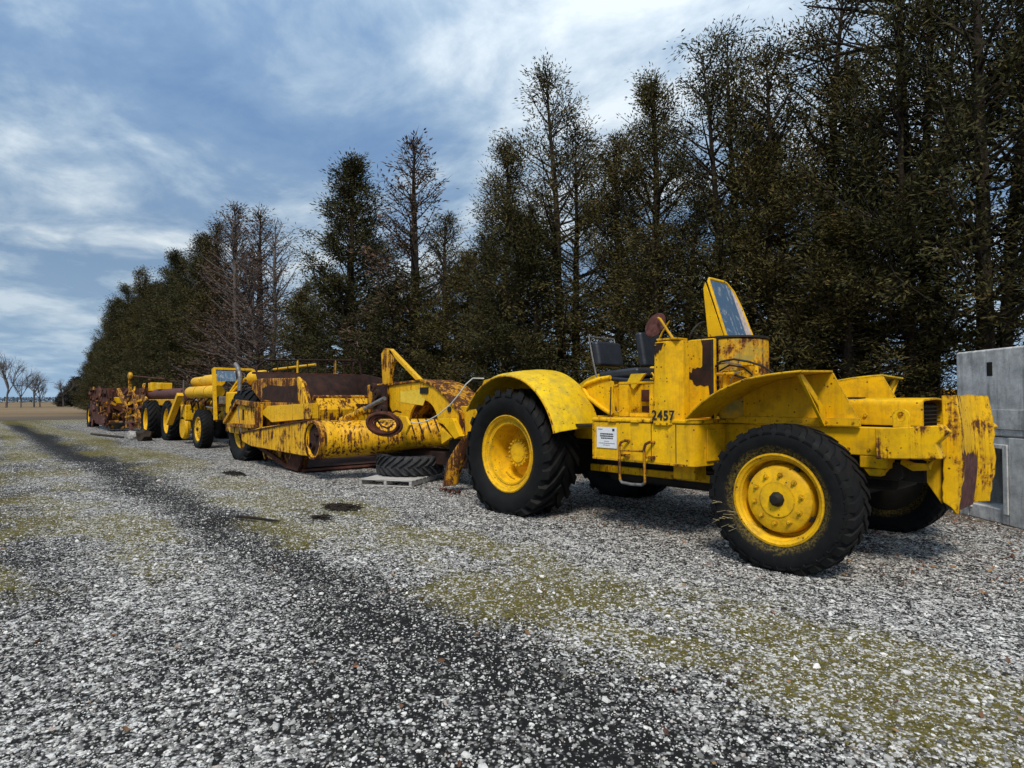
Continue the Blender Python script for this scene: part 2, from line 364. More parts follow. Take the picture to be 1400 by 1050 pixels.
# value noise for masks
def vnoise(x, y, seed, octs=4):
    r = np.random.default_rng(seed); tot = np.zeros_like(x, dtype=float); amp = 1.; s = 0.
    for o in range(octs):
        g = r.random((256, 256)); xf = x * 2 ** o + 37.3 * o; yf = y * 2 ** o + 11.7 * o
        xi = np.floor(xf).astype(int); yi = np.floor(yf).astype(int); fx = xf - xi; fy = yf - yi
        fx = fx * fx * (3 - 2 * fx); fy = fy * fy * (3 - 2 * fy)
        a = g[xi % 256, yi % 256]; b_ = g[(xi + 1) % 256, yi % 256]; c_ = g[xi % 256, (yi + 1) % 256]; d_ = g[(xi + 1) % 256, (yi + 1) % 256]
        tot += amp * ((a * (1 - fx) + b_ * fx) * (1 - fy) + (c_ * (1 - fx) + d_ * fx) * fy); s += amp; amp *= .55
    return tot / s
def sstep(x, a, b_): u = np.clip((x - a) / (b_ - a), 0, 1); return u * u * (3 - 2 * u)
def G(x, c, w): return np.exp(-((x - c) / w) ** 2)
def yard(x, y):
    """masks of the gravel yard: moss, dark fines, leaf litter; and height"""
    w = y + (vnoise(x * .22, y * .22, 3) - .5) * 1.1
    n = vnoise(x * .55, y * .75, 5); n_f = vnoise(x * 1.6, y * 1.9, 8)
    fines = G(w, 2.6, .55) * .85 * (1 - .55 * sstep(x, -6, -2)) + G(w, .35, .75) * .45 + G(w, -1.2, .6) * .6
    fines = fines + (n - .5) * 1.25 + (n_f - .5) * .6
    near = sstep(x, -8.0, -2.5); fines = fines + near * (.34 * G(y, 1.9, .9) - .08 - .15 * sstep(y, 3.0, 4.2))
    fines = fines * (1 - .75 * sstep(w, 4.6, 5.6))
    moss = G(w, 3.85, .85) * 1.25 + G(w, 1.5, .55) * .85 * sstep(-x, 5, 9) + G(w, .0, .7) * .85 * sstep(-x, 5, 8)
    moss = (moss + .16 * sstep(y, 3.4, 4.2) * (1 - sstep(y, 5.4, 6.2))) * (.36 + 1.2 * sstep(vnoise(x * .8 + 9, y * 1.3, 12), .32, .70)) + (n_f - .5) * .35 - .08 * sstep(-x, 14, 30)
    moss = moss * (1 - .42 * sstep(x, -7, -3)); moss = moss + (vnoise(x * 2.7, y * 3.1, 19) - .5) * .5 * sstep(moss, .1, .4)
    moss = np.where(x < -40, np.maximum(moss, sstep(-x, 50, 58) * .85), moss)
    litter = sstep(y, 7.4, 11.5) * .75 + (n_f - .5) * .3
    litter = litter * (1 - sstep(y, 22, 30)); moss = np.maximum(moss, sstep(y, 20, 30) * .75)
    z = (n - .5) * .035 - .03 * G(w, 2.75, .5) - .025 * G(w, .35, .7) + (n_f - .5) * .018
    z = z * (1 - sstep(np.abs(y), 12, 20)) * (1 - sstep(-x, 30, 50))
    return np.clip(moss, 0, .74), np.clip(fines, 0, 1), np.clip(litter, 0, 1), z

# ------------------------------------------------------------------ ground
def spread(fine0, fine1, step, lo, hi, g=1.16):
    a = list(np.arange(fine0, fine1, step)); s = step
    while a[-1] < hi: s *= g; a.append(a[-1] + s)
    s = step
    while a[0] > lo: s *= g; a.insert(0, a[0] - s)
    return np.array(a)
gx = spread(-14, 3, .09, -1800, 1800); gy = spread(-.5, 8, .09, -1800, 1800)
X, Y = np.meshgrid(gx, gy, indexing='ij'); mo_, fi_, li_, z_ = yard(X, Y)
nx, ny = X.shape
me = bpy.data.meshes.new('ground')
ii = np.arange(nx * ny).reshape(nx, ny)
quads = np.stack([ii[:-1, :-1], ii[1:, :-1], ii[1:, 1:], ii[:-1, 1:]], -1).reshape(-1, 4)
def fast_mesh(me, V, F):
    k = F.shape[1]
    me.vertices.add(len(V)); me.vertices.foreach_set('co', np.asarray(V, np.float32).ravel())
    me.loops.add(F.size); me.loops.foreach_set('vertex_index', F.astype(np.int32).ravel())
    me.polygons.add(len(F)); me.polygons.foreach_set('loop_start', np.arange(0, F.size, k, dtype=np.int32))
    me.update(calc_edges=True)
fast_mesh(me, np.stack([X, Y, z_], -1).reshape(-1, 3), quads)
for nm, a in (('moss', mo_), ('fines', fi_), ('litter', li_)):
    at = me.attributes.new(nm, 'FLOAT', 'POINT'); at.data.foreach_set('value', a.astype(np.float32).ravel())
me.polygons.foreach_set('use_smooth', [True] * len(me.polygons)); me.materials.append(M['ground'])
g_ = bpy.data.objects.new('ground', me); COL.objects.link(g_); tag(g_, kind='structure')

def sheet(name, mat, x0, x1, y0, y1, z, nx_=40, ny_=40, jag=0):
    xs = np.linspace(x0, x1, nx_); ys = np.linspace(y0, y1, ny_); A, B = np.meshgrid(xs, ys, indexing='ij')
    if jag: A = A + np.where(A == x1, (vnoise(A * .1, B * .13, 31) - .5) * jag, 0)
    q = np.arange(nx_ * ny_).reshape(nx_, ny_); F = np.stack([q[:-1, :-1], q[1:, :-1], q[1:, 1:], q[:-1, 1:]], -1).reshape(-1, 4)
    me = bpy.data.meshes.new(name); fast_mesh(me, np.stack([A, B, A * 0 + z], -1).reshape(-1, 3), F)
    me.materials.append(M[mat]); o = bpy.data.objects.new(name, me); COL.objects.link(o); tag(o, kind='structure'); return o
sheet('field', 'field', -1700, -66, -1500, 1500, .012, 30, 400, 5)

# ------------------------------------------------------------------ gravel, moss tufts, leaves (uncountable: instanced)
def ico(name, mat, seed, sub_=1, sq=(1, .8, .55)):
    bm = bmesh.new(); bmesh.ops.create_icosphere(bm, subdivisions=sub_, radius=1); r = random.Random(seed)
    for v_ in bm.verts:
        k = 1 + r.uniform(-.28, .28); v_.co = Vector((v_.co.x * sq[0] * k, v_.co.y * sq[1] * k, v_.co.z * sq[2] * k))
    me = bpy.data.meshes.new(name); bm.to_mesh(me); bm.free(); me.materials.append(M[mat]); return me
def scatter(name, label, cat, pts, rots, scl, proto_meshes):
    """one point mesh; geometry nodes put one of the prototypes on every point"""
    me = bpy.data.meshes.new(name); me.vertices.add(len(pts)); me.vertices.foreach_set('co', np.asarray(pts, np.float32).ravel())
    at = me.attributes.new('rot', 'FLOAT_VECTOR', 'POINT'); at.data.foreach_set('vector', np.asarray(rots, np.float32).ravel())
    at = me.attributes.new('scl', 'FLOAT', 'POINT'); at.data.foreach_set('value', np.asarray(scl, np.float32))
    o = bpy.data.objects.new(name, me); COL.objects.link(o); tag(o, label, cat, kind='stuff')
    pc = bpy.data.collections.new(name + '_pieces')
    for i, pm in enumerate(proto_meshes): pc.objects.link(bpy.data.objects.new(name + '_piece', pm))
    ng = bpy.data.node_groups.new(name, 'GeometryNodeTree')
    ng.interface.new_socket('Geometry', in_out='INPUT', socket_type='NodeSocketGeometry'); ng.interface.new_socket('Geometry', in_out='OUTPUT', socket_type='NodeSocketGeometry')
    gi = ng.nodes.new('NodeGroupInput'); go = ng.nodes.new('NodeGroupOutput'); ip = ng.nodes.new('GeometryNodeInstanceOnPoints')
    ci = ng.nodes.new('GeometryNodeCollectionInfo'); ci.inputs['Collection'].default_value = pc; ci.inputs['Separate Children'].default_value = True; ci.inputs['Reset Children'].default_value = True
    r1 = ng.nodes.new('GeometryNodeInputNamedAttribute'); r1.data_type = 'FLOAT_VECTOR'; r1.inputs[0].default_value = 'rot'
    r2 = ng.nodes.new('GeometryNodeInputNamedAttribute'); r2.data_type = 'FLOAT'; r2.inputs[0].default_value = 'scl'
    e2r = ng.nodes.new('FunctionNodeEulerToRotation')
    ng.links.new(gi.outputs[0], ip.inputs['Points']); ng.links.new(ci.outputs[0], ip.inputs['Instance']); ip.inputs['Pick Instance'].default_value = True
    ng.links.new(r1.outputs[0], e2r.inputs[0]); ng.links.new(e2r.outputs[0], ip.inputs['Rotation']); ng.links.new(r2.outputs[0], ip.inputs['Scale'])
    ng.links.new(ip.outputs[0], go.inputs[0])
    md = o.modifiers.new('scatter', 'NODES'); md.node_group = ng; return o
def ground_points(n, dmin, dmax, power):
    """points over the yard in front of the place the photo was taken from; thinner with distance"""
    u = rng.random(n); d = (dmin ** power + u * (dmax ** power - dmin ** power)) ** (1 / power)
    lat = (rng.random(n) * 2 - 1) * (d * .95 + .3)
    x = d * fwd.x / math.hypot(fwd.x, fwd.y) + lat * .659131; y = d * fwd.y / math.hypot(fwd.x, fwd.y) + lat * .752028
    return x, y
x, y = ground_points(340000, 1.6, 17, 1.08)
mo_, fi_, li_, z_ = yard(x, y); p = (1.02 - .62 * fi_) * (1 - .40 * sstep(mo_, .3, .9)) * (1 - .7 * li_)
k = rng.random(len(x)) < p; x, y, z_ = x[k], y[k], z_[k]; n = len(x)
s_ = np.exp(rng.normal(math.log(.0058), .48, n)); s_ = np.clip(s_, .004, .03); big = rng.random(n) < .004; s_[big] *= 2.0
scatter('gravel', 'loose white and grey crushed stone spread over the yard', 'gravel', np.stack([x, y, z_ + s_ * .12], -1),
        np.stack([rng.normal(0, .3, n), rng.normal(0, .3, n), rng.random(n) * 6.28], -1), s_, [ico('stone', 'stone', q, 1) for q in range(6)])
def tuft(seed):
    r = random.Random(seed); mb = MB()
    for i in range(9):
        a = r.uniform(0, 6.28); q = r.uniform(0, .5); h = r.uniform(.5, 1.); w = .10; lean = r.uniform(.2, 1.)
        bx, by = q * math.cos(a), q * math.sin(a); d2 = r.uniform(0, 6.28); dx, dy = math.cos(d2), math.sin(d2)
        mb.add([(bx - dy * w, by + dx * w, 0), (bx + dy * w, by - dx * w, 0), (bx + dx * lean, by + dy * lean, h)], [(0, 1, 2)])
    me = bpy.data.meshes.new('tuft'); me.from_pydata(mb.v, [], mb.f); me.materials.append(M['grass_blade']); return me
x, y = ground_points(90000, 1.8, 26, 1.15); mo_, fi_, li_, z_ = yard(x, y)
k = rng.random(len(x)) < sstep(mo_ + (rng.random(len(x)) - .5) * .5, .26, .75) * .8; x, y, z_ = x[k], y[k], z_[k]; n = len(x)
scatter('moss', 'low olive moss and dead grass growing in the gravel', 'moss', np.stack([x, y, z_], -1),
        np.stack([rng.normal(0, .2, n), rng.normal(0, .2, n), rng.random(n) * 6.28], -1), rng.uniform(.008, .020, n), [tuft(q) for q in range(5)])
def leafm(seed):
    r = random.Random(seed); mb = MB(); pts = [(-1, 0, r.uniform(0, .2)), (-.3, .5, .1), (.4, .45, r.uniform(0, .4)), (1, 0, .25), (.4, -.45, r.uniform(.0, .3)), (-.3, -.5, .12)]
    mb.add(pts + [(0, 0, 0)], [(6, i, (i + 1) % 6) for i in range(6)])
    me = bpy.data.meshes.new('leaf'); me.from_pydata(mb.v, [], mb.f); me.materials.append(M['leaf_litter']); return me
x1, y1 = ground_points(260, 2.0, 14, 1.2)
x2 = rng.uniform(-14, 3.5, 4200); y2 = rng.uniform(6.2, 13, 4200)
x = np.r_[x1, x2]; y = np.r_[y1, y2]; n = len(x); z_ = yard(x, y)[3]
scatter('fallen_leaves', 'brown fallen leaves scattered on the gravel and under the machines', 'leaves', np.stack([x, y, z_ + .012], -1),
        np.stack([rng.normal(0, .5, n), rng.normal(0, .5, n), rng.random(n) * 6.28], -1), rng.uniform(.012, .03, n), [leafm(q) for q in range(4)])

# ------------------------------------------------------------------ wheels
def tyre_mesh(name, R, w, rim, nl, hub_z, mat, lug_h=.035, skew=.30, lug_w=.55, flat=True, diamond=False):
    """carcass turned on its axle plus angled shoulder lugs; the foot is flattened on the ground"""
    mb = MB(); Rc = R - lug_h
    prof = [(rim - .01, -w * .70), (rim + .015, -w * .80), (rim + (Rc - rim) * .30, -w * .97), (rim + (Rc - rim) * .55, -w), (rim + (Rc - rim) * .80, -w * .95),
            (Rc - .035, -w * .86), (Rc - .008, -w * .62), (Rc, -w * .3), (Rc, w * .3), (Rc - .008, w * .62), (Rc - .035, w * .86), (rim + (Rc - rim) * .80, w * .95),
            (rim + (Rc - rim) * .55, w), (rim + (Rc - rim) * .30, w * .97), (rim + .015, w * .80), (rim - .01, w * .70)]
    mb.lathe(prof, 72)
    da = 2 * math.pi / nl * lug_w
    for sd in (-1, 1):
        for i in range(nl):
            a0 = 2 * math.pi * (i + (.5 if sd > 0 else 0)) / nl
            secs = []
            for q, r_out, r_in in ((1.0, R - .16 * R * .62, R - .20 * R * .62), (.955, R - .075, R - .13), (.86, R - .012, Rc - .06), (.5, R, Rc - .02), (.02, R + .002, Rc - .02)):
                a = a0 + skew * (1 - q) ** 1.2 * 1.2; ww = da * (1.0 if q > .6 else .8 if q > .2 else .55)
                secs.append((sd * w * q * 1.005, a - ww / 2, a + ww / 2, r_in, r_out))
            vs = []
            for y_, a1, a2, ri, ro in secs:
                for r, a in ((ri, a1), (ro, a1 + .12 * (a2 - a1)), (ro, a2 - .12 * (a2 - a1)), (ri, a2)): vs.append((r * math.cos(a), y_, r * math.sin(a)))
            n_ = len(secs); fs = [(4 * j + c, 4 * j + c + 1, 4 * j + c + 5, 4 * j + c + 4) for j in range(n_ - 1) for c in range(3)]
            fs += [(0, 1, 2, 3), (4 * n_ - 4, 4 * n_ - 1, 4 * n_ - 2, 4 * n_ - 3)]
            mb.add(vs, fs)
    if flat:
        out = []
        for px, py, pz in mb.v:
            lowq = max(0., min(1., (-pz - hub_z * .55) / (hub_z * .45)))
            py *= 1 + .07 * lowq
            if pz < -hub_z: pz = -hub_z + .002
            out.append((px, py, pz))
        mb.v = out
    ob = mb.build(name, mat, None, smooth=38); return ob
def proto(o):                                        # keep the mesh, drop the stand-alone object
    me = o.data; bpy.data.objects.remove(o); return me
def mesh_obj(name, me, parent, loc=(0, 0, 0), rot=(0, 0, 0), scale=(1, 1, 1), mods=None):
    o = bpy.data.objects.new(name, me); COL.objects.link(o); o.parent = parent; o.location = loc; o.rotation_euler = rot; o.scale = scale
    if mods:
        md = o.modifiers.new('bevel', 'BEVEL'); md.width = mods; md.segments = 2; md.limit_method = 'ANGLE'; md.angle_limit = R_(35)
    return o
FRONT_T = proto(tyre_mesh('front_tyre', .735, .215, .445, 30, .69, 'rubber_ring', lug_h=.012, skew=.16, lug_w=.70))
REAR_T = proto(tyre_mesh('rear_tyre', .965, .33, .565, 22, .872, 'rubber', lug_h=.04, skew=.34, lug_w=.60))
SPARE_T = proto(tyre_mesh('spare_tyre', .70, .20, .40, 24, 9, 'rubber_grey', lug_h=.04, skew=.30, lug_w=.5, flat=False))
# front rim: flange, gutter, dished disc with ten nuts and a greasy centre
mb = MB(); w = .215
mb.lathe([(.455, -.150), (.450, -.172), (.430, -.176), (.418, -.160), (.400, -.150), (.392, -.128), (.380, -.118), (.374, .02), (.338, .03), (.333, -.06), (.322, -.118), (.295, -.138), (.21, -.150), (.175, -.158), (.17, -.166), (.001, -.168)], 64)
mb.lathe([(.455, -.150), (.44, .15)], 48)
for k in range(10):
    a = 2 * math.pi * (k + .3) / 10; c = (.238 * math.cos(a), -.150, .238 * math.sin(a))
    mb.lathe([(.001, -.032), (.013, -.032), (.016, -.026), (.016, -.008), (.026, -.006), (.026, .004)], 6, c)
FRONT_R = proto(mb.build('rim', 'paint_rim', None, smooth=32))
mb = MB(); mb.lathe([(.001, -.228), (.04, -.226), (.062, -.205), (.075, -.168), (.078, -.15)], 9, (.004, 0, .004)); FRONT_C = proto(mb.build('hub_cap', 'grease', None))
mb = MB().disc((.335, -.075, 0), .028, n=12, h=.02)
FRONT_H = proto(mb.build('hand_hole', 'grease', None))  # dark disc in place of an opening, shade put into its colour
# rear rim: deep dish and planetary hub with a ring of bolts
mb = MB(); mb.lathe([(.575, -.225), (.572, -.262), (.555, -.268), (.535, -.245), (.515, -.238), (.500, -.205), (.470, -.195), (.455, -.205), (.435, -.200), (.425, -.165), (.405, .12), (.385, .16), (.20, .17), (.001, .17)], 64)
mb.lathe([(.575, -.225), (.56, .24)], 48)
mb.tube([(.40 * math.cos(a), -.03, .40 * math.sin(a)) for a in (4.0, 4.25, 4.5)], .012, 6)
REAR_R = proto(mb.build('rim', 'paint_rim', None, smooth=32))
mb = MB(); mb.lathe([(.205, .16), (.205, -.01), (.198, -.022), (.150, -.03), (.145, -.04), (.001, -.044)], 48)
for k in range(18):
    a = 2 * math.pi * k / 18; mb.lathe([(.001, -.03), (.014, -.03), (.019, -.022), (.019, .10), (.001, .10)], 8, (.19 * math.cos(a), -.022, .19 * math.sin(a)))
REAR_HUB = proto(mb.build('hub', 'paint_rim', None, smooth=35))
mb = MB(); mb.lathe([(.435, .02), (.435, .15), (.36, .17), (.001, .18)], 40); SHADE_F = proto(mb.build('rim_shade_disc', 'grease', None))  # dark disc added behind the rim so its inner side looks shaded
mb = MB(); mb.lathe([(.555, .18), (.555, .24), (.30, .25), (.001, .26)], 40); SHADE_R = proto(mb.build('rim_shade_disc', 'grease', None))  # the same added shade disc for the rear rims
def wheel(parent, kind, world, flip=False, spin=0., scale=1.):
    w_ = sub('wheel', parent, world)
    if flip: w_.rotation_euler = (0, 0, math.pi)
    w_.scale = (scale,) * 3
    if kind == 'front':
        mesh_obj('tyre', FRONT_T, w_); mesh_obj('rim', FRONT_R, w_, rot=(0, spin, 0)); mesh_obj('hub_cap', FRONT_C, w_); mesh_obj('rim_shade_disc', SHADE_F, w_)
        for k in range(4): mesh_obj('hand_hole', FRONT_H, w_, rot=(0, math.pi / 2 * k + .5, 0))
    else:
        mesh_obj('tyre', REAR_T, w_); mesh_obj('rim', REAR_R, w_); mesh_obj('hub', REAR_HUB, w_, rot=(0, spin, 0)); mesh_obj('rim_shade_disc', SHADE_R, w_)
    return w_

# ------------------------------------------------------------------ the tractor in front
CT = 7.5
T = thing('wheel_tractor', (-4.6, CT, 0), 'large open yellow wheel tractor with windshield and number 2457, nearest machine of the row', 'tractor')
def mir(t_): return 2 * CT - t_
wheel(T, 'front', (-2.87, 6.10, .69)); wheel(T, 'front', (-2.87, 8.98, .69), flip=True, spin=.4)
wheel(T, 'rear', (-6.95, 6.24, .872)); wheel(T, 'rear', (-6.95, 8.76, .872), flip=True)
# chassis
for a, b_ in ((6.78, 6.95), (8.05, 8.22)):
    MB().box(-7.6, -1.80, a, b_, 1.10, 1.385).build('frame_rail', 'paint_tractor', T, bevel=.012)
mb = MB()
for s0 in (-2.52, -2.33, -2.0): mb.lathe([(.001, -.012), (.016, -.012), (.018, .004)], 6, (s0, 6.782, 1.16))
mb.split('rail_bolt', 'paint_worn', T)
MB().box(-3.02, -2.72, 6.33, 8.67, .56, .80).build('front_axle', 'grease', T, bevel=.03)
mb = MB().tube([(-6.95, 6.45, .872), (-6.95, 7.1, .872), (-6.95, 7.5, .872), (-6.95, 7.9, .872), (-6.95, 8.55, .872)], [.2, .22, .42, .22, .2], 20); mb.build('rear_axle', 'grease', T)
mb = MB().box(-5.9, -3.3, 7.05, 7.95, .50, 1.10).box(-3.6, -2.2, 7.15, 7.85, .72, 1.35); mb.build('engine_sump', 'grease', T, bevel=.05)
MB().box(-6.2, -4.2, 6.98, 7.04, .62, .72).build('tie_bar', 'paint_worn', T, bevel=.008)
MB().box(-4.35, -4.05, 6.38, 6.62, .72, .905).build('hanger_bracket', 'paint_tractor', T, bevel=.012)
MB().tube([(-4.5, 6.9, .8), (-3.4, 6.95, .74), (-2.9, 6.6, .72)], .035, 8).build('drag_link', 'grease', T)
# side box carrying the notice
poly = [(-5.37, 6.10)] + [(-3.99 + .12 * math.sin(R_(a)), 6.22 - .12 * math.cos(R_(a))) for a in range(0, 91, 15)] + [(-3.87, 6.80), (-5.37, 6.80)]
MB().prism(poly, 'z', .905, 1.385).build('side_box', 'paint_tractor', T, bevel=.012)
poly2 = [(-5.385, 6.085)] + [(-3.99 + .135 * math.sin(R_(a)), 6.22 - .135 * math.cos(R_(a))) for a in range(0, 91, 15)] + [(-3.855, 6.80), (-5.385, 6.80)]
MB().prism(poly2, 'z', 1.387, 1.435).build('box_lid', 'paint_worn', T, bevel=.018)
MB().box(-3.866, -3.848, 6.32, 6.70, .96, 1.33).build('box_cover', 'paint_tractor', T, bevel=.006)
mb = MB().box(-5.372, -5.345, 6.088, 6.10, .905, 1.385).box(-5.344, -4.0, 6.090, 6.10, .905, .93); mb.split('box_edging', 'paint_worn', T, bevel=.004)
mb = MB()
for s0 in (-4.46, -4.12): mb.box(s0, s0 + .006, 6.094, 6.101, .935, 1.38)
mb.split('box_seam', 'black_paint', T)
# deck
MB().box(-5.95, -3.9, 6.80, 8.20, 1.388, 1.44).build('deck', 'paint_worn', T, bevel=.01)
MB().box(-5.37, -3.86, 8.20, 8.90, .91, 1.43).build('side_box', 'paint_tractor', T, bevel=.015)
# the notice
nb = MB().box(-5.295, -4.972, 6.088, 6.0935, 1.055, 1.318).build('notice', 'paper', T)
tag(nb, 'white paper notice with printed lines')
mb = MB()
def line(s0, s1, z, h, jitter=True):
    r = random.Random(int(z * 1e4)); a = s0
    while a < s1:
        b_ = min(s1, a + r.uniform(.012, .034)); mb.box(a, b_, 6.0855, 6.0875, z - h / 2, z + h / 2); a = b_ + .005
line(-5.235, -5.025, 1.232, .016); line(-5.24, -5.02, 1.205, .016); line(-5.225, -5.03, 1.178, .014); line(-5.27, -5.20, 1.290, .008); mb.box(-5.04, -5.005, 6.0855, 6.0875, 1.27, 1.30)
tag(mb.build('notice_print', 'ink', nb), kind='stuff')
mb = MB(); line(-5.17, -5.09, 1.140, .006); line(-5.26, -5.0, 1.115, .007); line(-5.19, -5.08, 1.092, .006); tag(mb.build('notice_small_print', 'ink_grey', nb), kind='stuff')
# boarding step
mb = MB()
for s0 in (-4.86, -4.49):
    mb.tube([(s0 + .08, 6.10, 1.16), (s0 + .05, 6.04, 1.165), (s0 + .015, 6.01, 1.14), (s0, 6.0, 1.08), (s0 + .005, 6.0, .9), (s0 + .012, 6.0, .69)], .017, 8)
    mb.tube([(s0, 6.0, .985), (s0 + .02, 6.10, .985)], .016, 6); mb.box(s0 + .02, s0 + .09, 6.06, 6.10, .965, 1.0)
mb.tube([(-4.855, 6.0, 1.05), (-4.49, 6.0, 1.055)], .013, 8)
mb.build('boarding_step', 'paint_rusty', T)
MB().tube([(-4.848, 6.0, .69), (-4.82, 6.0, .66), (-4.67, 6.0, .652), (-4.52, 6.0, .66), (-4.478, 6.0, .69)], .018, 8).build('step_tread', 'steel', T)
# number column
poly = [(-4.41, 6.065), (-4.20, 6.065), (-4.17, 6.085), (-4.075, 6.20), (-4.075, 6.32), (-4.41, 6.32)]
col = MB().prism(poly, 'z', 1.36, 2.335)
col.v = [(p[0] + (.03 * (p[2] - 1.36) if p[0] < -4.4 else 0), p[1], p[2] + (.015 if p[0] > -4.2 else 0)) for p in col.v]
col.build('number_column', 'paint_tractor', T, bevel=.012)
mb = MB().box(-4.37, -4.09, 6.08, 6.31, 2.352, 2.378); mb.build('column_cap', 'paint_worn', T, bevel=.006)
MB().prism([(-4.375, 2.325), (-4.375, 2.20), (-4.355, 2.17), (-4.345, 2.22), (-4.325, 2.20), (-4.31, 2.25), (-4.285, 2.24), (-4.27, 2.28), (-4.25, 2.325)], 'y', 6.058, 6.062).build('flaked_patch', 'rust_dark', T)
mb = MB()
for s0, z0 in ((-4.38, 1.385), (-4.30, 1.385), (-4.21, 1.39), (-4.36, 2.30), (-4.23, 2.31)): mb.lathe([(.001, -.014), (.011, -.014), (.013, .003)], 6, (s0, 6.062, z0))
mb.split('column_bolt', 'paint_worn', T)
mb = MB()
for z0 in (1.62, 1.92): mb.tube([(-4.43, 6.07, z0 + .05), (-4.40, 6.04, z0 + .06), (-4.37, 6.04, z0 + .02), (-4.39, 6.04, z0 - .02), (-4.43, 6.055, z0 - .01)], .010, 6)
mb.split('door_hook', 'paint_tractor', T)
def text_part(body, name, mat, parent, loc, size, stretch=1.0, bold=.0):
    cu = bpy.data.curves.new(name, 'FONT'); cu.body = body; cu.size = size; cu.extrude = .002; cu.offset = bold; cu.space_character = 1.12
    tmp = bpy.data.objects.new(name, cu); COL.objects.link(tmp); dg = bpy.context.evaluated_depsgraph_get()
    me = bpy.data.meshes.new_from_object(tmp.evaluated_get(dg)); bpy.data.objects.remove(tmp)
    me.materials.clear(); me.materials.append(M[mat]); me.transform(Matrix.Rotation(math.pi / 2, 4, 'X') @ Matrix.Diagonal((stretch, 1, 1, 1)))
    o = bpy.data.objects.new(name, me); COL.objects.link(o); o.parent = parent; o.location = Vector(loc) - parent_base(parent); return o
tx = text_part('2457', 'number', 'black_paint', T, (-4.42, 6.058, 1.43), .155, .92, .004); tag(tx, 'black painted number 2457')
# rusty round shield on a bent arm
mb = MB().disc((0, 0, 0), .155, 'y', 28, .010); mb.lathe([(.155, -.012), (.162, 0), (.155, .012)], 28)
o = mb.build('round_shield', 'rust_purple', T, off=(0, 0, 0)); o.location = Vector((-4.52, 6.28, 2.57)) - T.location; o.rotation_euler = (R_(4), R_(35), R_(38)); o.scale = (.62, 1, 1)
tag(o, 'rusty purple brown round shield')
MB().tube([(-4.22, 6.26, 2.34), (-4.33, 6.24, 2.50), (-4.42, 6.24, 2.63), (-4.46, 6.25, 2.65)], .016, 8).build('shield_arm', 'paint_worn', T)
# cowl: flat near panel with rounded rear corner, and the bowed dash behind the windshield
pan = [(-4.33, 1.44), (-3.90, 1.44), (-3.90, 2.385), (-4.21, 2.385)] + arc(-4.21, 2.265, .12, 90, 180, 6)[1:]
MB().prism(pan, 'y', 6.56, 6.62).build('cowl_panel', 'paint_tractor', T, bevel=.014)
fl = [(-4.245, 1.965), (-4.23, 2.0), (-4.20, 1.985), (-4.185, 2.045), (-4.15, 2.03), (-4.12, 2.05), (-4.08, 2.04), (-4.055, 2.06), (-4.05, 2.30), (-4.07, 2.37), (-3.915, 2.37), (-3.92, 1.66), (-3.955, 1.68), (-3.975, 1.83), (-4.0, 1.83), (-4.03, 1.82), (-4.08, 1.84), (-4.13, 1.825), (-4.17, 1.85), (-4.19, 1.90), (-4.225, 1.91)]
tag(MB().prism(fl, 'y', 6.5555, 6.5590).build('flaked_patch', 'rust_dark', T, smooth=0), 'bare dark patch where the yellow paint flaked off')
out = [(-3.90, 6.64)] + [(-3.90 + .36 * math.sin(R_(a)), 7.06 - .42 * math.cos(R_(a))) for a in range(8, 173, 9)] + [(-3.90, 7.48)]
MB().prism(out, 'z', 1.44, 2.385).build('cowl', 'paint_cowl', T, bevel=.02)
rim_ = [(-3.92, 6.62)] + [(-3.91 + .385 * math.sin(R_(a)), 7.06 - .44 * math.cos(R_(a))) for a in range(8, 173, 9)] + [(-3.92, 7.5)]
MB().prism(rim_, 'z', 2.388, 2.415).build('cowl_top', 'black_paint', T, bevel=.006)
MB().box(-3.935, -3.905, 6.548, 6.556, 1.44, 2.37).build('cowl_seam', 'black_paint', T)
# valves and hoses on the cowl
mb = MB().box(-3.74, -3.60, 6.60, 6.72, 1.92, 2.0).box(-3.66, -3.5, 6.66, 6.78, 2.05, 2.11).box(-3.82, -3.76, 6.60, 6.68, 1.72, 2.0)
mb.lathe([(.001, -.03), (.05, -.03), (.05, .05), (.001, .05)], 10, (-3.55, 6.66, 1.93)); mb.lathe([(.001, -.12), (.022, -.12), (.022, .1), (.001, .1)], 8, (-3.74, 6.55, 1.96), 'x')
mb.lathe([(.001, -.05), (.028, -.05), (.028, .05), (.001, .05)], 8, (-3.48, 6.74, 2.0), 'z'); mb.build('control_valve', 'paint_worn', T, bevel=.006)
mb = MB(); mb.tube([(-3.88, 6.56, 2.05), (-3.78, 6.50, 2.10), (-3.62, 6.5, 2.12), (-3.48, 6.56, 2.09), (-3.36, 6.64, 2.04), (-3.26, 6.72, 1.95)], .013, 8); mb.tube([(-3.68, 6.58, 1.95), (-3.5, 6.55, 1.90), (-3.42, 6.62, 1.85)], .014, 8); mb.tube([(-3.84, 6.58, 2.0), (-3.7, 6.55, 2.06), (-3.56, 6.6, 2.03), (-3.5, 6.68, 1.95), (-3.52, 6.68, 1.85)], .011, 8)
mb.split('hydraulic_hose', 'black_paint', T)
mb = MB(); mb.tube([(-3.86, 6.54, 2.07), (-3.7, 6.50, 2.085), (-3.55, 6.53, 2.055)], .008, 6); mb.tube([(-3.7, 6.56, 1.88), (-3.62, 6.54, 1.97), (-3.55, 6.56, 1.98)], .008, 6); mb.split('fuel_line', 'steel', T)
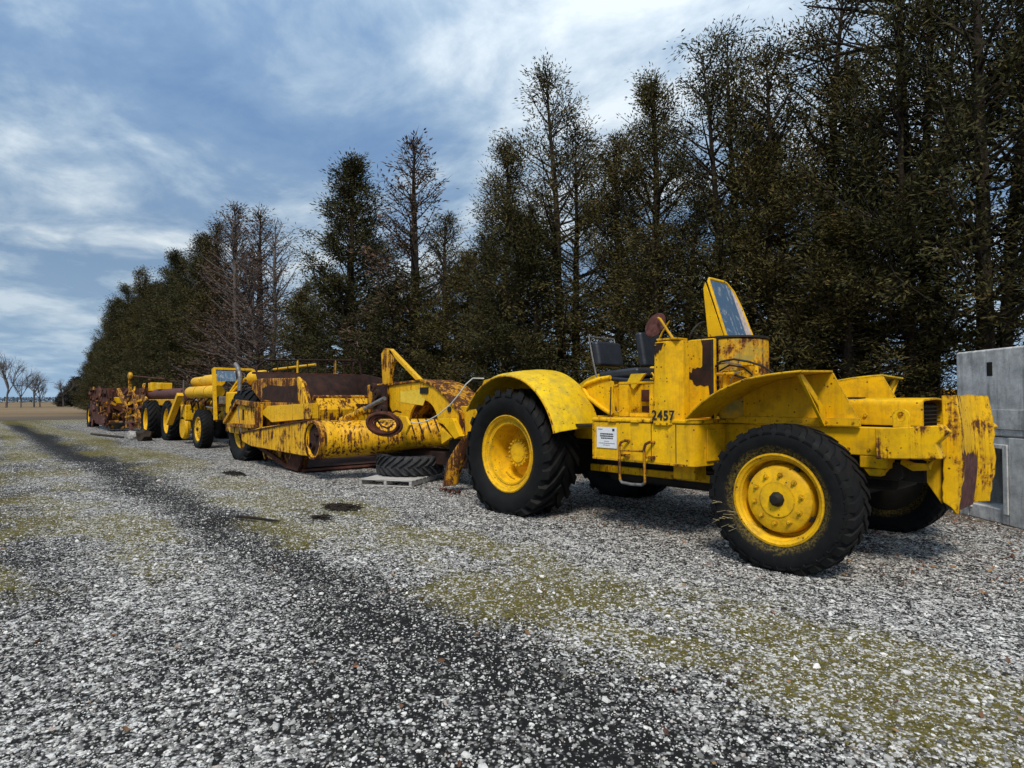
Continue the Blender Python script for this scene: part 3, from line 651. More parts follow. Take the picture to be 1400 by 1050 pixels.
# windshield: flat pane across the deck, leaning back
B0, B1 = Vector((-3.86, 6.76, 2.415)), Vector((-3.86, 7.42, 2.415)); U0, U1 = Vector((-4.12, 6.80, 3.15)), Vector((-4.12, 7.36, 3.15))
def wpt(u, v_): return (B0.lerp(B1, u)).lerp(U0.lerp(U1, u), v_)
outl = [wpt(0, 0), wpt(1, 0), wpt(1, .55), wpt(.93, .85), wpt(.75, .985), wpt(.62, 1.0), wpt(.06, 1.0), wpt(0, .955)]
mb = MB(); mb.tube([*outl, outl[0], outl[1]], .020, 8); mb.build('windshield_frame', 'paint_bright', T)
nrm = (B1 - B0).cross(U0 - B0).normalized()
mb = MB(); mb.add([p + nrm * .004 for p in outl] + [p - nrm * .004 for p in outl], [tuple(range(8)), tuple(range(15, 7, -1))] + [(i, (i + 1) % 8, 8 + (i + 1) % 8, 8 + i) for i in range(8)])
mb.build('windshield_pane', 'glass', T, off=(-3.86, 6.76 - .4, 2.4), smooth=0).location = Vector((-3.86, 6.36, 2.4)) - T.location
lam = [wpt(.76, .02), wpt(.985, .02), wpt(.985, .55), wpt(.92, .83), wpt(.84, .9)]
mb = MB(); mb.add([p + nrm * .0075 for p in lam] + [p + nrm * .0045 for p in lam], [tuple(range(5)), tuple(range(9, 4, -1))] + [(i, (i + 1) % 5, 5 + (i + 1) % 5, 5 + i) for i in range(5)])
tag(mb.build('delaminated_strip', 'laminate', T, smooth=0), 'clouded pinkish strip of the windshield glass')
mb = MB().prism([(-3.885, 2.42), (-4.12, 3.10), (-4.145, 3.02), (-4.085, 2.42)], 'y', 6.735, 6.755); mb.build('windshield_side_plate', 'paint_bright', T, bevel=.005)
mb = MB(); mb.tube([(-4.50 + .24 * math.cos(a) * .35, 7.25 + .24 * math.sin(a), 2.50 + .24 * math.cos(a) * .75) for a in np.linspace(0, 2 * math.pi, 29)], .015, 8)
mb.tube([(-4.50, 7.25, 2.50), (-4.2, 7.25, 2.36), (-3.95, 7.25, 2.2)], .022, 8); mb.bar((-4.5, 7.02, 2.5), (-4.5, 7.48, 2.5), .02, .02)
mb.build('steering_wheel', 'black_paint', T)
# operator seat: frame, cushion, padded back
def cushion(name, c, sx_, sy_, sz_, rot, mat, parent):
    mb = MB().box(-sx_, sx_, -sy_, sy_, -sz_, sz_); o = mb.build(name, mat, parent, off=(0, 0, 0), bevel=min(sx_, sy_, sz_) * .75, segs=4)
    o.location = Vector(c) - parent_base(parent); o.rotation_euler = rot; return o
seat = cushion('seat', (-5.66, 7.24, 2.03), .36, .29, .07, (0, R_(-3), 0), 'vinyl', T)
cushion('backrest', (-6.06, 7.22, 2.34), .065, .29, .19, (0, R_(-12), 0), 'vinyl', T)
mb = MB(); mb.tube([(-6.02, 6.92, 2.0), (-6.10, 6.92, 2.3), (-6.17, 6.92, 2.60), (-6.17, 7.50, 2.60), (-6.10, 7.5, 2.3), (-6.02, 7.5, 2.0)], .013, 6); mb.tube([(-6.16, 6.92, 2.52), (-6.16, 7.5, 2.52)], .010, 6); mb.build('seat_frame', 'steel', T)
cushion('torn_cushion_cover', (-5.55, 7.12, 1.955), .34, .25, .028, (R_(3), R_(5), R_(6)), 'vinyl', T)
mb = MB().box(-6.1, -5.25, 6.90, 7.56, 1.87, 1.925); mb.build('seat_base', 'paint_worn', T, bevel=.012)
cushion('backrest', (-5.92, 8.08, 2.44), .065, .27, .28, (0, R_(-10), 0), 'vinyl', T)
cushion('seat', (-5.55, 8.08, 2.08), .33, .27, .06, (0, 0, 0), 'vinyl', T)
MB().box(-5.95, -5.2, 7.80, 8.36, 1.44, 2.01).build('seat_base', 'paint_tractor', T, bevel=.02)
mb = MB().box(-5.6, -5.42, 7.62, 7.72, 2.06, 2.16); mb.build('armrest_bracket', 'paint_worn', T, bevel=.02)
mb = MB(); mb.tube([(-5.30, 7.45, 1.9), (-5.32, 7.45, 2.2), (-5.33, 7.45, 2.46), (-5.25, 7.45, 2.62), (-5.12, 7.45, 2.78)], [.02, .02, .018, .013, .011], 8); mb.build('control_lever', 'paint_worn', T)
mb = MB(); mb.tube([(-5.16, 7.42, 1.9), (-5.15, 7.42, 2.25), (-5.07, 7.42, 2.48)], .019, 8); mb.build('control_lever', 'paint_worn', T)
mb = MB(); mb.lathe([(.001, -.03), (.03, -.02), (.03, .02), (.001, .03)], 10, (-5.06, 7.42, 2.5), 'z'); mb.build('lever_knob', 'vinyl', T)
mb = MB().prism([(-5.02, 2.22), (-5.1, 2.12), (-4.88, 1.92), (-4.78, 1.92), (-4.86, 2.02)], 'y', 7.3, 7.36); mb.build('lever_quadrant', 'rust_purple', T, bevel=.005)
# open tool frame under the seat and the guard plate behind it
mb = MB().box(-5.37, -5.20, 6.62, 6.68, 1.44, 1.87).box(-4.87, -4.80, 6.62, 6.68, 1.44, 1.87).box(-5.37, -4.80, 6.62, 6.68, 1.872, 1.905).box(-5.19, -4.88, 6.62, 6.66, 1.44, 1.49); mb.build('tool_frame', 'paint_tractor', T, bevel=.006)
mb = MB().box(-5.75, -4.75, 6.92, 6.96, 1.44, 1.87); mb.build('frame_back', 'paint_worn', T, bevel=.006)
mb = MB().box(-5.16, -4.96, 6.84, 6.90, 1.64, 1.80).box(-5.15, -4.92, 6.84, 6.90, 1.50, 1.58); mb.split('tool_tray', 'rust', T, bevel=.004)
MB().tube([(-5.33, 6.56, 1.86), (-5.37, 6.53, 1.85), (-5.38, 6.53, 1.80), (-5.35, 6.53, 1.60), (-5.34, 6.53, 1.53), (-5.30, 6.53, 1.50), (-5.27, 6.56, 1.53)], .014, 8).build('grab_handle', 'paint_worn', T)
MB().tube([(-5.5, 6.60, 1.44), (-5.5, 6.62, 1.84)], .009, 6).build('latch_rod', 'rust_dark', T)
gp = [(-6.18, 1.90), (-6.02, 1.93), (-5.80, 1.98), (-5.62, 1.92), (-5.50, 1.44), (-5.62, 1.44), (-6.05, 1.70)]
MB().prism(gp, 'y', 6.80, 6.83).build('guard_plate', 'paint_tractor', T, bevel=.006)
MB().tube([(-5.66, 6.80, 1.98), (-5.85, 6.79, 1.96), (-6.08, 6.78, 1.90), (-6.16, 6.78, 1.84), (-6.05, 6.78, 1.70), (-5.80, 6.78, 1.55), (-5.60, 6.78, 1.45)], .032, 10).build('guard_rail', 'paint_tractor', T)
MB().prism([(-5.42, 1.90), (-5.35, 2.02), (-5.1, 2.02), (-5.2, 1.92), (-5.3, 1.80)], 'y', 6.86, 6.90).build('seat_side_plate', 'paint_fender', T, bevel=.005)
# front fenders: bowed sheet over the wheel with upright inner panel and stiffening rib
prof = [(-3.95, 1.452), (-3.86, 1.54), (-3.746, 1.634), (-3.64, 1.70), (-3.525, 1.762), (-3.38, 1.82), (-3.234, 1.872), (-3.0, 1.908), (-2.82, 1.925), (-2.66, 1.935)]
for sd in (0, 1):
    q = (lambda t_: mir(t_)) if sd else (lambda t_: t_)
    rows = [[(s0, q(t_), z0 + .03 * (t_ - 6.05)) for s0, z0 in prof] for t_ in (6.05, 6.3, 6.55, 6.78)]
    MB().grid(rows).build('front_fender', 'paint_fender' if sd else 'paint_tractor', T, solid=.022, bevel=.006)
    inner = [(s0, z0 + .01) for s0, z0 in prof] + [(-2.42, 1.48), (-2.42, 1.40), (-3.95, 1.40)]
    MB().prism(inner, 'y', min(q(6.76), q(6.785)), max(q(6.76), q(6.785))).build('fender_panel', 'paint_tractor', T, bevel=.004)
    MB().box(-3.86, -2.39, min(q(6.72), q(6.758)), max(q(6.72), q(6.758)), 1.39, 1.475).build('fender_flange', 'paint_tractor', T, bevel=.006)
    rows = [[(-2.70, q(6.06), 1.93), (-2.71, q(6.40), 1.935), (-2.72, q(6.755), 1.945)], [(-2.70, q(6.10), 1.86), (-2.70, q(6.45), 1.62), (-2.68, q(6.70), 1.40)]]
    mb = MB(); mb.prism([(q(6.08), 1.925), (q(6.20), 1.925), (q(6.752), 1.55), (q(6.752), 1.385), (q(6.64), 1.385), (q(6.55), 1.60)], 'x', -2.745, -2.72); mb.build('fender_rib', 'paint_tractor', T, bevel=.004)
    MB().bar((-2.715, q(6.09), 1.915), (-2.715, q(6.66), 1.39), .03, .018).build('rib_lip', 'paint_bright', T, bevel=.004)
# rear fenders: deep crowned sheet following the tyre
def rear_fender(flip):
    q = (lambda t_: mir(t_)) if flip else (lambda t_: t_)
    rows = []
    for t_, rr, zc in ((5.93, 1.055, .955), (5.99, 1.085, .965), (6.3, 1.105, .99), (6.6, 1.10, 1.02), (6.80, 1.085, 1.03)):
        r_ = [(-6.93 + rr * math.cos(R_(a)), q(t_), zc + rr * math.sin(R_(a))) for a in np.linspace(150, 14, 26)]
        rows.append(r_)
    MB().grid(rows).build('rear_fender', 'paint_fender', T, solid=.024, bevel=.006)
    pts = arc(-6.93, 1.02, 1.08, 150, 10, 22) + [(-5.95, 1.2), (-6.3, 1.35), (-7.4, 1.35)]
    MB().prism(pts, 'y', min(q(6.79), q(6.81)), max(q(6.79), q(6.81))).build('fender_panel', 'paint_tractor', T)
rear_fender(False); rear_fender(True)
MB().tube([(-6.93 + 1.058 * math.cos(R_(a)), 5.925, .955 + 1.058 * math.sin(R_(a))) for a in np.linspace(150, 14, 40)], .014, 8).build('fender_lip', 'paint_worn', T)
MB().tube([(s0, 6.045, z0) for s0, z0 in prof], .013, 8).build('fender_lip', 'paint_worn', T)
mb = MB()
for i in range(7):
    a = R_(28 + 16 * i); mb.lathe([(.001, -.012), (.012, -.012), (.014, .0)], 6, (-6.93 + 1.0 * math.cos(a), 6.788, 1.02 + 1.0 * math.sin(a)))
for i in range(6): mb.lathe([(.001, -.012), (.012, -.012), (.014, .0)], 6, (-3.75 + .26 * i, 6.72, 1.43))
mb.split('fender_bolt', 'paint_worn', T)
for s0 in (-5.1, -4.75): MB().tube([(s0, 6.082, 1.393), (s0 + .12, 6.082, 1.393)], .011, 8).build('lid_hinge', 'paint_worn', T)
for i, (x0, z0) in enumerate(((-5.0, .86), (-4.4, .84), (-3.7, .80))): MB().tube([(x0 - .5, 6.9, z0 + .1), (x0, 6.86, z0 - .04), (x0 + .6, 6.9, z0 + .06)], .022, 8).build('brake_hose', 'grease', T)
MB().box(-5.93, -5.55, 6.30, 6.78, 1.30, 1.335).build('fender_bracket', 'black_paint', T, bevel=.006)
# engine cover with open front end
hp = [(7.06, 1.40), (7.06, 1.60)] + [(7.10 - .04 * math.cos(R_(a)), 1.615 + .04 * math.sin(R_(a))) for a in (20, 50, 80)] + [(7.5, 1.672)] + [(7.90 + .04 * math.cos(R_(a)), 1.615 + .04 * math.sin(R_(a))) for a in (80, 50, 20)] + [(7.94, 1.60), (7.94, 1.40)]
mb = MB(); mb.grid([[(s0, p[0], p[1]) for p in hp] for s0 in (-3.5, -3.0, -2.5, -1.93)]); mb.build('engine_cover', 'paint_tractor', T, solid=.02, bevel=.004)
mb = MB().box(-3.45, -2.03, 7.09, 7.91, 1.30, 1.625); mb.build('engine_block', 'grease', T, bevel=.03)  # dark block reaches forward so the hood mouth looks black
for i in range(5): MB().box(-2.028, -2.0, 7.12, 7.88, 1.42 + .04 * i, 1.432 + .04 * i).build('mouth_shade_slat', 'black_paint', T)  # black slats stand in for the shade inside the hood mouth
mb = MB().box(-2.72, -2.55, 7.15, 7.35, 1.676, 1.69); mb.build('cover_slot', 'black_paint', T)
mb = MB()
for s0, z0 in ((-2.45, 1.50), (-2.12, 1.52)): mb.lathe([(.001, -.02), (.018, -.02), (.022, .004), (.03, .006), (.03, .012)], 8, (s0, 7.05, z0))
mb.split('cover_latch', 'paint_worn', T)
# front bumper: side arms, lifting eyes, bent push block
for sd in (0, 1):
    q = (lambda t_: mir(t_)) if sd else (lambda t_: t_)
    a, b_ = sorted((q(6.56), q(6.70)))
    MB().prism([(-2.20, 1.09), (-2.20, 1.385), (-1.66, 1.43), (-1.60, 1.37), (-1.70, 1.26), (-1.66, 1.125)], 'y', a, b_).build('bumper_arm', 'paint_worn', T, bevel=.014)
    a, b_ = sorted((q(6.70), q(7.05)))
    MB().box(-1.86, -1.72, a, b_, 1.12, 1.40).build('bumper_beam', 'paint_tractor', T, bevel=.012)
    ring = []
    mb = MB(); n_ = 20
    outer = [(-2.055, 1.40)] + arc(-1.985, 1.50, .075, 200, -20, 14) + [(-1.915, 1.40)]
    inn = [(-1.985 + .034 * math.cos(R_(a)), 1.50 + .042 * math.sin(R_(a))) for a in np.linspace(250, -70, 16)]
    vs = []; 
    for t_ in (q(6.585), q(6.625)): vs += [(p[0], t_, p[1]) for p in outer] + [(p[0], t_, p[1]) for p in inn]
    fs = []; m_ = 16
    for L0 in (0, 32):
        fs += [(L0 + i, L0 + i + 1, L0 + 16 + i + 1, L0 + 16 + i) for i in range(15)] + [(L0 + 15, L0, L0 + 16, L0 + 31)]
    fs += [(i, (i + 1) % 16, 32 + (i + 1) % 16, 32 + i) for i in range(16)] + [(16 + i, 16 + (i + 1) % 16, 48 + (i + 1) % 16, 48 + i) for i in range(16)]
    mb.add(vs, fs).build('lifting_eye', 'paint_tractor', T, bevel=.006)
# push block: bent channel plate, bowed, with dented lips
rows = []; r9 = random.Random(5)
for i, z0 in enumerate(np.linspace(1.70, .60, 15)):
    d = .05 * math.sin((z0 - .6) / 1.1 * math.pi) - .03; low = max(0, (.80 - z0) / .2); j = r9.uniform(-.010, .010)
    rows.append([(-1.76 + j, 6.985, z0 + .09 * low), (-1.70, 6.985, z0 + .05 * low), (-1.640 + d + j, 7.00, z0 - .01), (-1.632 + d + j, 7.03, z0 - .02 * low), (-1.660 + d, 7.06, z0 - .02 * low), (-1.67 + d, 7.40, z0), (-1.67 + d, 7.66, z0 + .015), (-1.61 + d, 7.76, z0 + .03 * low), (-1.555 + d + j, 7.84 + j, z0 + .03 * low), (-1.60 + d, 7.88, z0 + .05 * low), (-1.74, 7.89, z0 + .07 * low)])
pb = MB().grid(rows).build('push_block', 'paint_worn', T, solid=.028, bevel=.005)
rr_ = random.Random(11); stain = []
top = [(7.09 + .62 * i / 13, 1.14 + rr_.uniform(-.03, .05) - (.05 if i % 4 == 0 else 0)) for i in range(14)]
rows = [[(-1.655 + .05 * math.sin((z0 - .6) / 1.1 * math.pi) - .03 + .0165, t_, z0) for t_ in np.linspace(7.08, 7.66, 14)] for z0 in np.linspace(.605, 1.0, 6)]
rows.append([(-1.655 + .05 * math.sin((z0 - .6) / 1.1 * math.pi) - .03 + .0165, t_, z0) for t_, z0 in zip(np.linspace(7.08, 7.66, 14), [p[1] for p in top])])
tag(MB().grid([[(a - .008, b_, c) for a, b_, c in r] for r in rows]).build('worn_face', 'rust_purple', pb, smooth=0), 'rusty worn lower face of the push block')
MB().prism([(-2.05, 1.09), (-1.78, 1.115), (-1.78, .66)], 'y', 7.02, 7.06).build('gusset', 'paint_tractor', T, bevel=.006)
MB().prism([(-2.05, 1.09), (-1.78, 1.115), (-1.78, .66)], 'y', 7.92, 7.96).build('gusset', 'paint_tractor', T, bevel=.006)
mb = MB(); mb.tube([(-2.05, 6.85, 1.06), (-1.95, 6.80, 1.02), (-1.82, 6.80, 1.03), (-1.80, 6.80, 1.09), (-1.86, 6.80, 1.11)], [.035, .04, .035, .03, .02], 10); mb.build('tow_hook', 'paint_worn', T)
mb = MB().box(-2.42, -2.16, 6.78, 6.98, .98, 1.10).prism([(-2.40, .98), (-2.18, .98), (-2.24, .90), (-2.34, .90)], 'y', 6.8, 6.96); mb.build('spring_hanger', 'paint_tractor', T, bevel=.01)
mb = MB().box(-2.6, -1.9, 7.0, 7.9, .85, 1.1); mb.lathe([(.001, -.3), (.09, -.3), (.09, .3), (.001, .3)], 12, (-2.15, 7.2, .95)); mb.build('oil_cooler', 'grease', T, bevel=.02)
# rear hitch of the tractor
mb = MB().prism([(-9.25, 1.50), (-8.95, 2.03), (-8.72, 2.06), (-8.62, 1.98), (-8.55, 1.70), (-7.5, 1.35), (-7.5, 1.12), (-8.9, 1.12)], 'y', 7.15, 7.24); mb.build('hitch_plate', 'paint_neck', T, bevel=.01)
mb = MB().prism([(-9.25, 1.50), (-8.95, 2.03), (-8.72, 2.06), (-8.62, 1.98), (-8.55, 1.70), (-7.5, 1.35), (-7.5, 1.12), (-8.9, 1.12)], 'y', 7.76, 7.85); mb.build('hitch_plate', 'paint_neck', T, bevel=.01)
MB().box(-7.9, -6.0, 7.0, 8.0, 1.0, 1.75).build('transmission_case', 'grease', T, bevel=.05)

# ------------------------------------------------------------------ scraper hitched behind it
S = thing('earth_scraper', (-14.5, CT, 0), 'yellow and rust streaked pull scraper with dark bowl, hitched behind the nearest tractor', 'scraper')
wheel(S, 'rear', (-18.15, 6.07, .93), scale=1.07); wheel(S, 'rear', (-18.15, 8.93, .93), flip=True, scale=1.07)
MB().tube([(-18.15, 6.1, .93), (-18.15, 8.9, .93)], .13, 14).build('axle', 'rust_dark', S)
# bowl sides, floor, tailgate
side = [(-17.05, .56), (-16.2, .22), (-14.9, .05), (-13.9, .03), (-13.75, .35), (-13.85, 1.25), (-14.2, 1.60), (-16.9, 1.62)]
for a, b_ in ((5.80, 5.90), (9.10, 9.20)): MB().prism(side, 'y', a, b_).build('bowl_side', 'paint_rusty', S, bevel=.012)
MB().prism([(-18.2, .60), (-16.2, .24), (-13.9, .05), (-13.85, .12), (-16.2, .34), (-18.2, .72)], 'y', 5.91, 9.09).build('bowl_floor', 'rust_dark', S)
MB().prism([(-14.3, .06), (-13.72, .02), (-13.70, .06), (-14.3, .16)], 'y', 5.78, 9.22).build('cutting_edge', 'rust', S, bevel=.008)
mb = MB(); pr = [(-16.9, .72), (-17.05, 1.3), (-17.3, 1.9), (-17.65, 2.42)]
mb.grid([[(s0, t_, z0) for t_ in (6.02, 7.0, 8.0, 9.02)] for s0, z0 in pr]); mb.build('ejector_wall', 'rust_dark', S, solid=.05)
MB().box(-17.78, -17.62, 5.95, 9.2, 2.40, 2.46).build('ejector_cap', 'rust', S, bevel=.01)
for a, b_ in ((9.02, 9.09),): MB().prism([(-17.9, 1.62), (-17.9, 2.42), (-17.2, 2.46), (-13.6, 1.95), (-13.6, 1.2)], 'y', a, b_).build('far_bowl_wall', 'rust_dark', S)
# raised near flank with rolled top
hump = [(-17.0, 1.62), (-17.75, 1.98), (-17.8, 2.12), (-17.55, 2.22), (-17.2, 2.25), (-14.5, 2.20), (-14.2, 2.10), (-14.0, 1.80), (-13.88, 1.58)]
MB().prism(hump, 'y', 5.93, 6.02).build('bowl_flank', 'paint_rusty', S, bevel=.03)
tag(MB().prism([(-16.8, 1.70), (-16.9, 1.98), (-16.3, 2.06), (-15.2, 2.0), (-14.6, 2.03), (-14.2, 1.98), (-14.0, 1.62), (-15.2, 1.60), (-16.0, 1.63)], 'y', 5.922, 5.928).build('bare_steel_patch', 'rust_dark', S, smooth=0), 'dark bare patch on the raised flank')
rib = MB().prism([(-14.30, 1.55), (-14.42, 2.18), (-14.36, 2.22), (-14.16, 2.10), (-13.84, 1.55)], 'y', 5.86, 5.925); rib.build('flank_rib', 'paint_scraper', S, bevel=.01)
# pointed push beam and rear box frame
MB().prism([(-16.25, 1.35), (-15.75, 1.52), (-13.05, 1.60), (-13.05, 1.26), (-15.45, 1.12)], 'y', 5.66, 5.80).build('side_beam', 'paint_neck', S, bevel=.012)
MB().prism([(-13.5, 1.60), (-13.05, 1.605), (-13.05, 1.26), (-13.5, 1.235)], 'y', 5.645, 5.658).build('beam_plate', 'paint_scraper', S, bevel=.004)
bxp = [(-18.8, 1.02), (-17.7, 1.64), (-16.05, 1.56), (-16.05, .95), (-16.3, .72), (-18.45, .76)]
MB().prism(bxp, 'y', 5.58, 5.66).build('frame_box', 'paint_scraper', S, bevel=.014)
mb = MB().bar((-18.75, 5.54, 1.03), (-17.68, 5.54, 1.62), .09, .10).bar((-17.7, 5.54, 1.62), (-16.05, 5.54, 1.55), .1, .12).bar((-16.12, 5.54, 1.55), (-16.12, 5.54, .92), .09, .12).bar((-18.3, 5.54, .98), (-16.1, 5.54, 1.0), .16, .10)
mb.build('frame_edging', 'paint_rusty', S, bevel=.01)
MB().prism([(-17.35, 1.14), (-17.35, 1.42), (-17.22, 1.42), (-17.22, 1.14)], 'y', 5.570, 5.578).build('frame_slot', 'grease', S)
MB().bar((-17.4, 5.47, 1.5), (-17.15, 5.47, .8), .02, .02).build('link_rod', 'steel', S)
mb = MB()
for s0 in (-18.2, -16.5, -15.9, -15.3):
    mb.bar((s0, 5.77, .62 + .1 * (s0 < -17)), (s0 + .35, 5.77, .17), .05, .07)
mb.split('bowl_rib', 'paint_rusty', S, bevel=.008)
MB().bar((-18.4, 5.74, .80), (-14.6, 5.74, .10), .06, .10).build('skid_strip', 'rust', S, bevel=.01)
MB().prism([(-14.75, .06), (-13.95, .04), (-13.55, .52), (-13.8, .62), (-14.4, .30)], 'y', 5.70, 5.775).build('router_bit', 'rust', S, bevel=.012)
# draft arm and cross tube
MB().prism([(-17.0, .60), (-17.0, .80), (-15.6, 1.00), (-13.0, 1.21), (-12.80, 1.21), (-12.80, .48), (-13.1, .47), (-16.3, .50)], 'y', 5.44, 5.64).build('draft_arm', 'paint_scraper', S, bevel=.02)
MB().bar((-17.0, 5.54, .815), (-12.82, 5.54, 1.23), .26, .03).build('arm_top_flange', 'rust', S, bevel=.006)
mb = MB(); mb.tube([(-12.40, 5.40, .84), (-12.40, 5.75, .84), (-12.27, 6.1, .85), (-11.8, 6.6, .90), (-11.1, 7.15, .97), (-10.2, 7.5, 1.02)], [.37, .37, .37, .34, .28, .24], 32, cap=False); mb.build('cross_tube', 'paint_scraper', S, solid=.05)
mb = MB(); mb.tube([(-12.40, 9.60, .84), (-12.40, 9.25, .84), (-12.27, 8.9, .85), (-11.8, 8.4, .90), (-11.1, 7.85, .97), (-10.2, 7.5, 1.02)], [.37, .37, .37, .34, .28, .24], 32, cap=False); mb.build('cross_tube', 'paint_scraper', S, solid=.05)
mb = MB(); mb.lathe([(.36, -.03), (.40, -.03), (.405, 0), (.40, .12), (.375, .13)], 40, (-12.40, 5.40, .84)); mb.lathe([(.385, 0), (.40, .02), (.385, .04)], 40, (-12.40, 5.72, .845)); mb.build('tube_flange', 'paint_rusty', S)
mb = MB(); mb.disc((-12.40, 5.47, .84), .345, h=.01, n=32); mb.lathe([(.06, -.05), (.09, -.05), (.09, .05)], 16, (-12.5, 5.44, .72)); mb.lathe([(.03, -.05), (.05, -.05), (.05, .05)], 12, (-12.3, 5.44, .95)); mb.build('tube_bulkhead', 'rust_dark', S)
# apron across the bowl front with its grille
MB().prism([(-13.85, 1.20), (-13.95, 1.68), (-13.75, 1.72), (-13.55, 1.45), (-13.6, .95)], 'y', 6.05, 8.95).build('apron', 'paint_scraper', S, bevel=.015)
MB().tube([(-13.80, 6.0, 1.72), (-13.80, 8.9, 1.74)], .06, 12).build('apron_roll', 'paint_rusty', S)
mb = MB()
for i in range(5): mb.box(-13.60, -13.54, 7.0 + .11 * i, 7.04 + .11 * i, 1.34, 1.58)
for z0 in (1.36, 1.46, 1.56): mb.box(-13.61, -13.55, 6.97, 7.52, z0 - .015, z0 + .015)
mb.build('apron_grille', 'rust', S)
MB().tube([(-12.55, 6.1, 1.23), (-12.1, 6.2, 1.36), (-11.8, 6.25, 1.48)], [.07, .075, .07], 10).build('cylinder_barrel', 'paint_scraper', S)
MB().tube([(-11.8, 6.25, 1.48), (-11.15, 6.35, 1.70)], .045, 10).build('cylinder_rod', 'steel', S)
# far tailgate railing
mb = MB(); mb.tube([(-17.7, 6.05, 2.46), (-17.7, 6.08, 2.62), (-17.7, 6.32, 2.80), (-17.7, 9.08, 2.90), (-17.7, 9.2, 2.84), (-17.7, 9.25, 2.46)], .028, 8); mb.build('tailgate_rail', 'rust_dark', S)
for i in range(10):
    t_ = 6.35 + .29 * i
    b0 = MB(); b0.tube([(-17.7, t_, 2.45), (-17.7, t_, 2.80 + .036 * (t_ - 6.3))], .016 if i not in (3, 7) else .035, 6); b0.build('rail_post', 'paint_scraper' if i in (3, 7) else 'rust_dark', S)
# gooseneck
gn = [(-12.35, 2.00), (-11.0, 2.05), (-10.55, 1.93), (-10.1, 1.69), (-9.68, 1.40), (-9.62, .95), (-9.9, .98), (-10.25, 1.18)] + arc(-10.95, 1.10, .56, 12, 165, 14) + [(-11.75, 1.10), (-12.1, 1.30), (-12.35, 1.55)]
for a, b_ in ((7.14, 7.20), (7.82, 7.88)): MB().prism(gn, 'y', a, b_).build('gooseneck_plate', 'paint_neck', S, bevel=.012)
rows = [[(s0, t_, z0) for t_ in (7.10, 7.5, 7.92)] for s0, z0 in [(-12.42, 2.01), (-11.6, 2.05), (-11.0, 2.075), (-10.52, 1.96), (-10.06, 1.71), (-9.64, 1.42), (-9.58, .95)]]
MB().grid(rows).build('gooseneck_top', 'paint_rusty', S, solid=.05, bevel=.01)
rows = [[(p[0], t_, p[1]) for t_ in (7.2, 7.82)] for p in arc(-10.95, 1.10, .565, 12, 165, 14)]
MB().grid(rows).build('gooseneck_web', 'paint_rusty', S, solid=.03)
tag(MB().prism([(-11.85, 1.62), (-11.85, 1.86), (-11.0, 1.90), (-10.98, 1.72), (-10.85, 1.70), (-10.95, 1.55)], 'y', 7.134, 7.138).build('paint_patch', 'paint_patch', S, smooth=0), 'paler yellow patch of newer paint')
MB().box(-11.05, -10.75, 7.12, 7.14, 1.80, 1.93).build('gooseneck_slot', 'grease', S)
MB().prism([(-10.15, 1.30), (-9.7, 1.32), (-9.45, .98), (-9.62, .92)], 'y', 6.98, 7.10).build('neck_gusset', 'paint_bright', S, bevel=.01)
MB().prism([(-10.1, 1.12), (-9.72, .95), (-10.05, .80)], 'y', 6.98, 7.06).build('neck_gusset', 'paint_neck', S, bevel=.008)
MB().box(-9.75, -9.35, 7.2, 7.8, .9, 1.55).build('king_post', 'paint_neck', S, bevel=.02)
mb = MB()
for s0, z0 in ((-10.0, 1.48), (-8.85, 1.88)): mb.disc((s0, 7.13, z0), .06, n=10, h=.012)
mb.split('pin_cap', 'grease', S)
mb = MB()
for i in range(7):
    s0 = -11.7 + .22 * i; mb.bar((s0, 6.72 + .05 * i, 1.25 + .01 * i), (s0 + .22, 6.70 + .05 * i, .92 + .02 * i), .02, .02)
mb.split('tube_web', 'rust_dark', S)
# A-frame sheave post
MB().prism([(-12.75, 2.0), (-12.82, 2.74), (-12.68, 2.86), (-12.42, 2.83), (-12.12, 2.56), (-12.36, 2.50), (-12.46, 2.0)], 'y', 7.20, 7.30).build('sheave_post', 'paint_scraper', S, bevel=.012)
MB().bar((-12.45, 7.25, 2.80), (-11.2, 7.25, 2.06), .10, .09).build('post_brace', 'paint_neck', S, bevel=.01)
MB().prism([(-13.1, 1.5), (-13.1, 2.02), (-12.4, 2.04), (-12.4, 1.4)], 'y', 7.0, 7.9).build('neck_root', 'paint_rusty', S, bevel=.02)
mb = MB()
for i, (s0, t_, z0) in enumerate(((-12.6, 6.95, 1.62), (-12.45, 6.9, 1.8), (-12.7, 6.95, 1.95), (-12.2, 6.92, 1.45), (-12.35, 6.85, 1.35), (-12.1, 6.95, 1.25))): mb.lathe([(.03, -.05), (.10, -.05), (.11, 0), (.10, .05), (.03, .05)], 14, (s0, t_, z0))
mb.box(-12.75, -12.2, 6.95, 7.02, 1.2, 2.0); mb.build('sheave_block', 'rust_dark', S)
# drawbar jack, low yellow horn beside the tractor wheel
rows = []
for u in np.linspace(0, 1, 9):
    c = Vector((-8.80 - .55 * u - .10 * math.sin(u * 3.1), 6.70, 1.02 - .92 * u)); hw = .07 + .15 * math.sin(min(1., u * 1.25) * 2.4) ** .8
    rows.append([(c.x + hw * math.cos(a), c.y + .13 * math.sin(a), c.z + .04 * math.cos(a)) for a in np.linspace(0, 2 * math.pi, 13)])
MB().grid(rows).build('drawbar_horn', 'paint_rusty', S)
mb = MB()
for i in range(9): mb.lathe([(.02, -.012), (.035, -.012), (.035, .012), (.02, .012)], 8, (-9.4 + .07 * i, 6.52 + .02 * (i % 2), .03 + .012 * (i % 3)), 'z' if i % 2 else 'x')
mb.split('chain_link', 'rust', S)
MB().box(-13.6, -9.5, 7.2, 7.8, .35, .62).build('drawbar', 'rust_dark', S, bevel=.03)
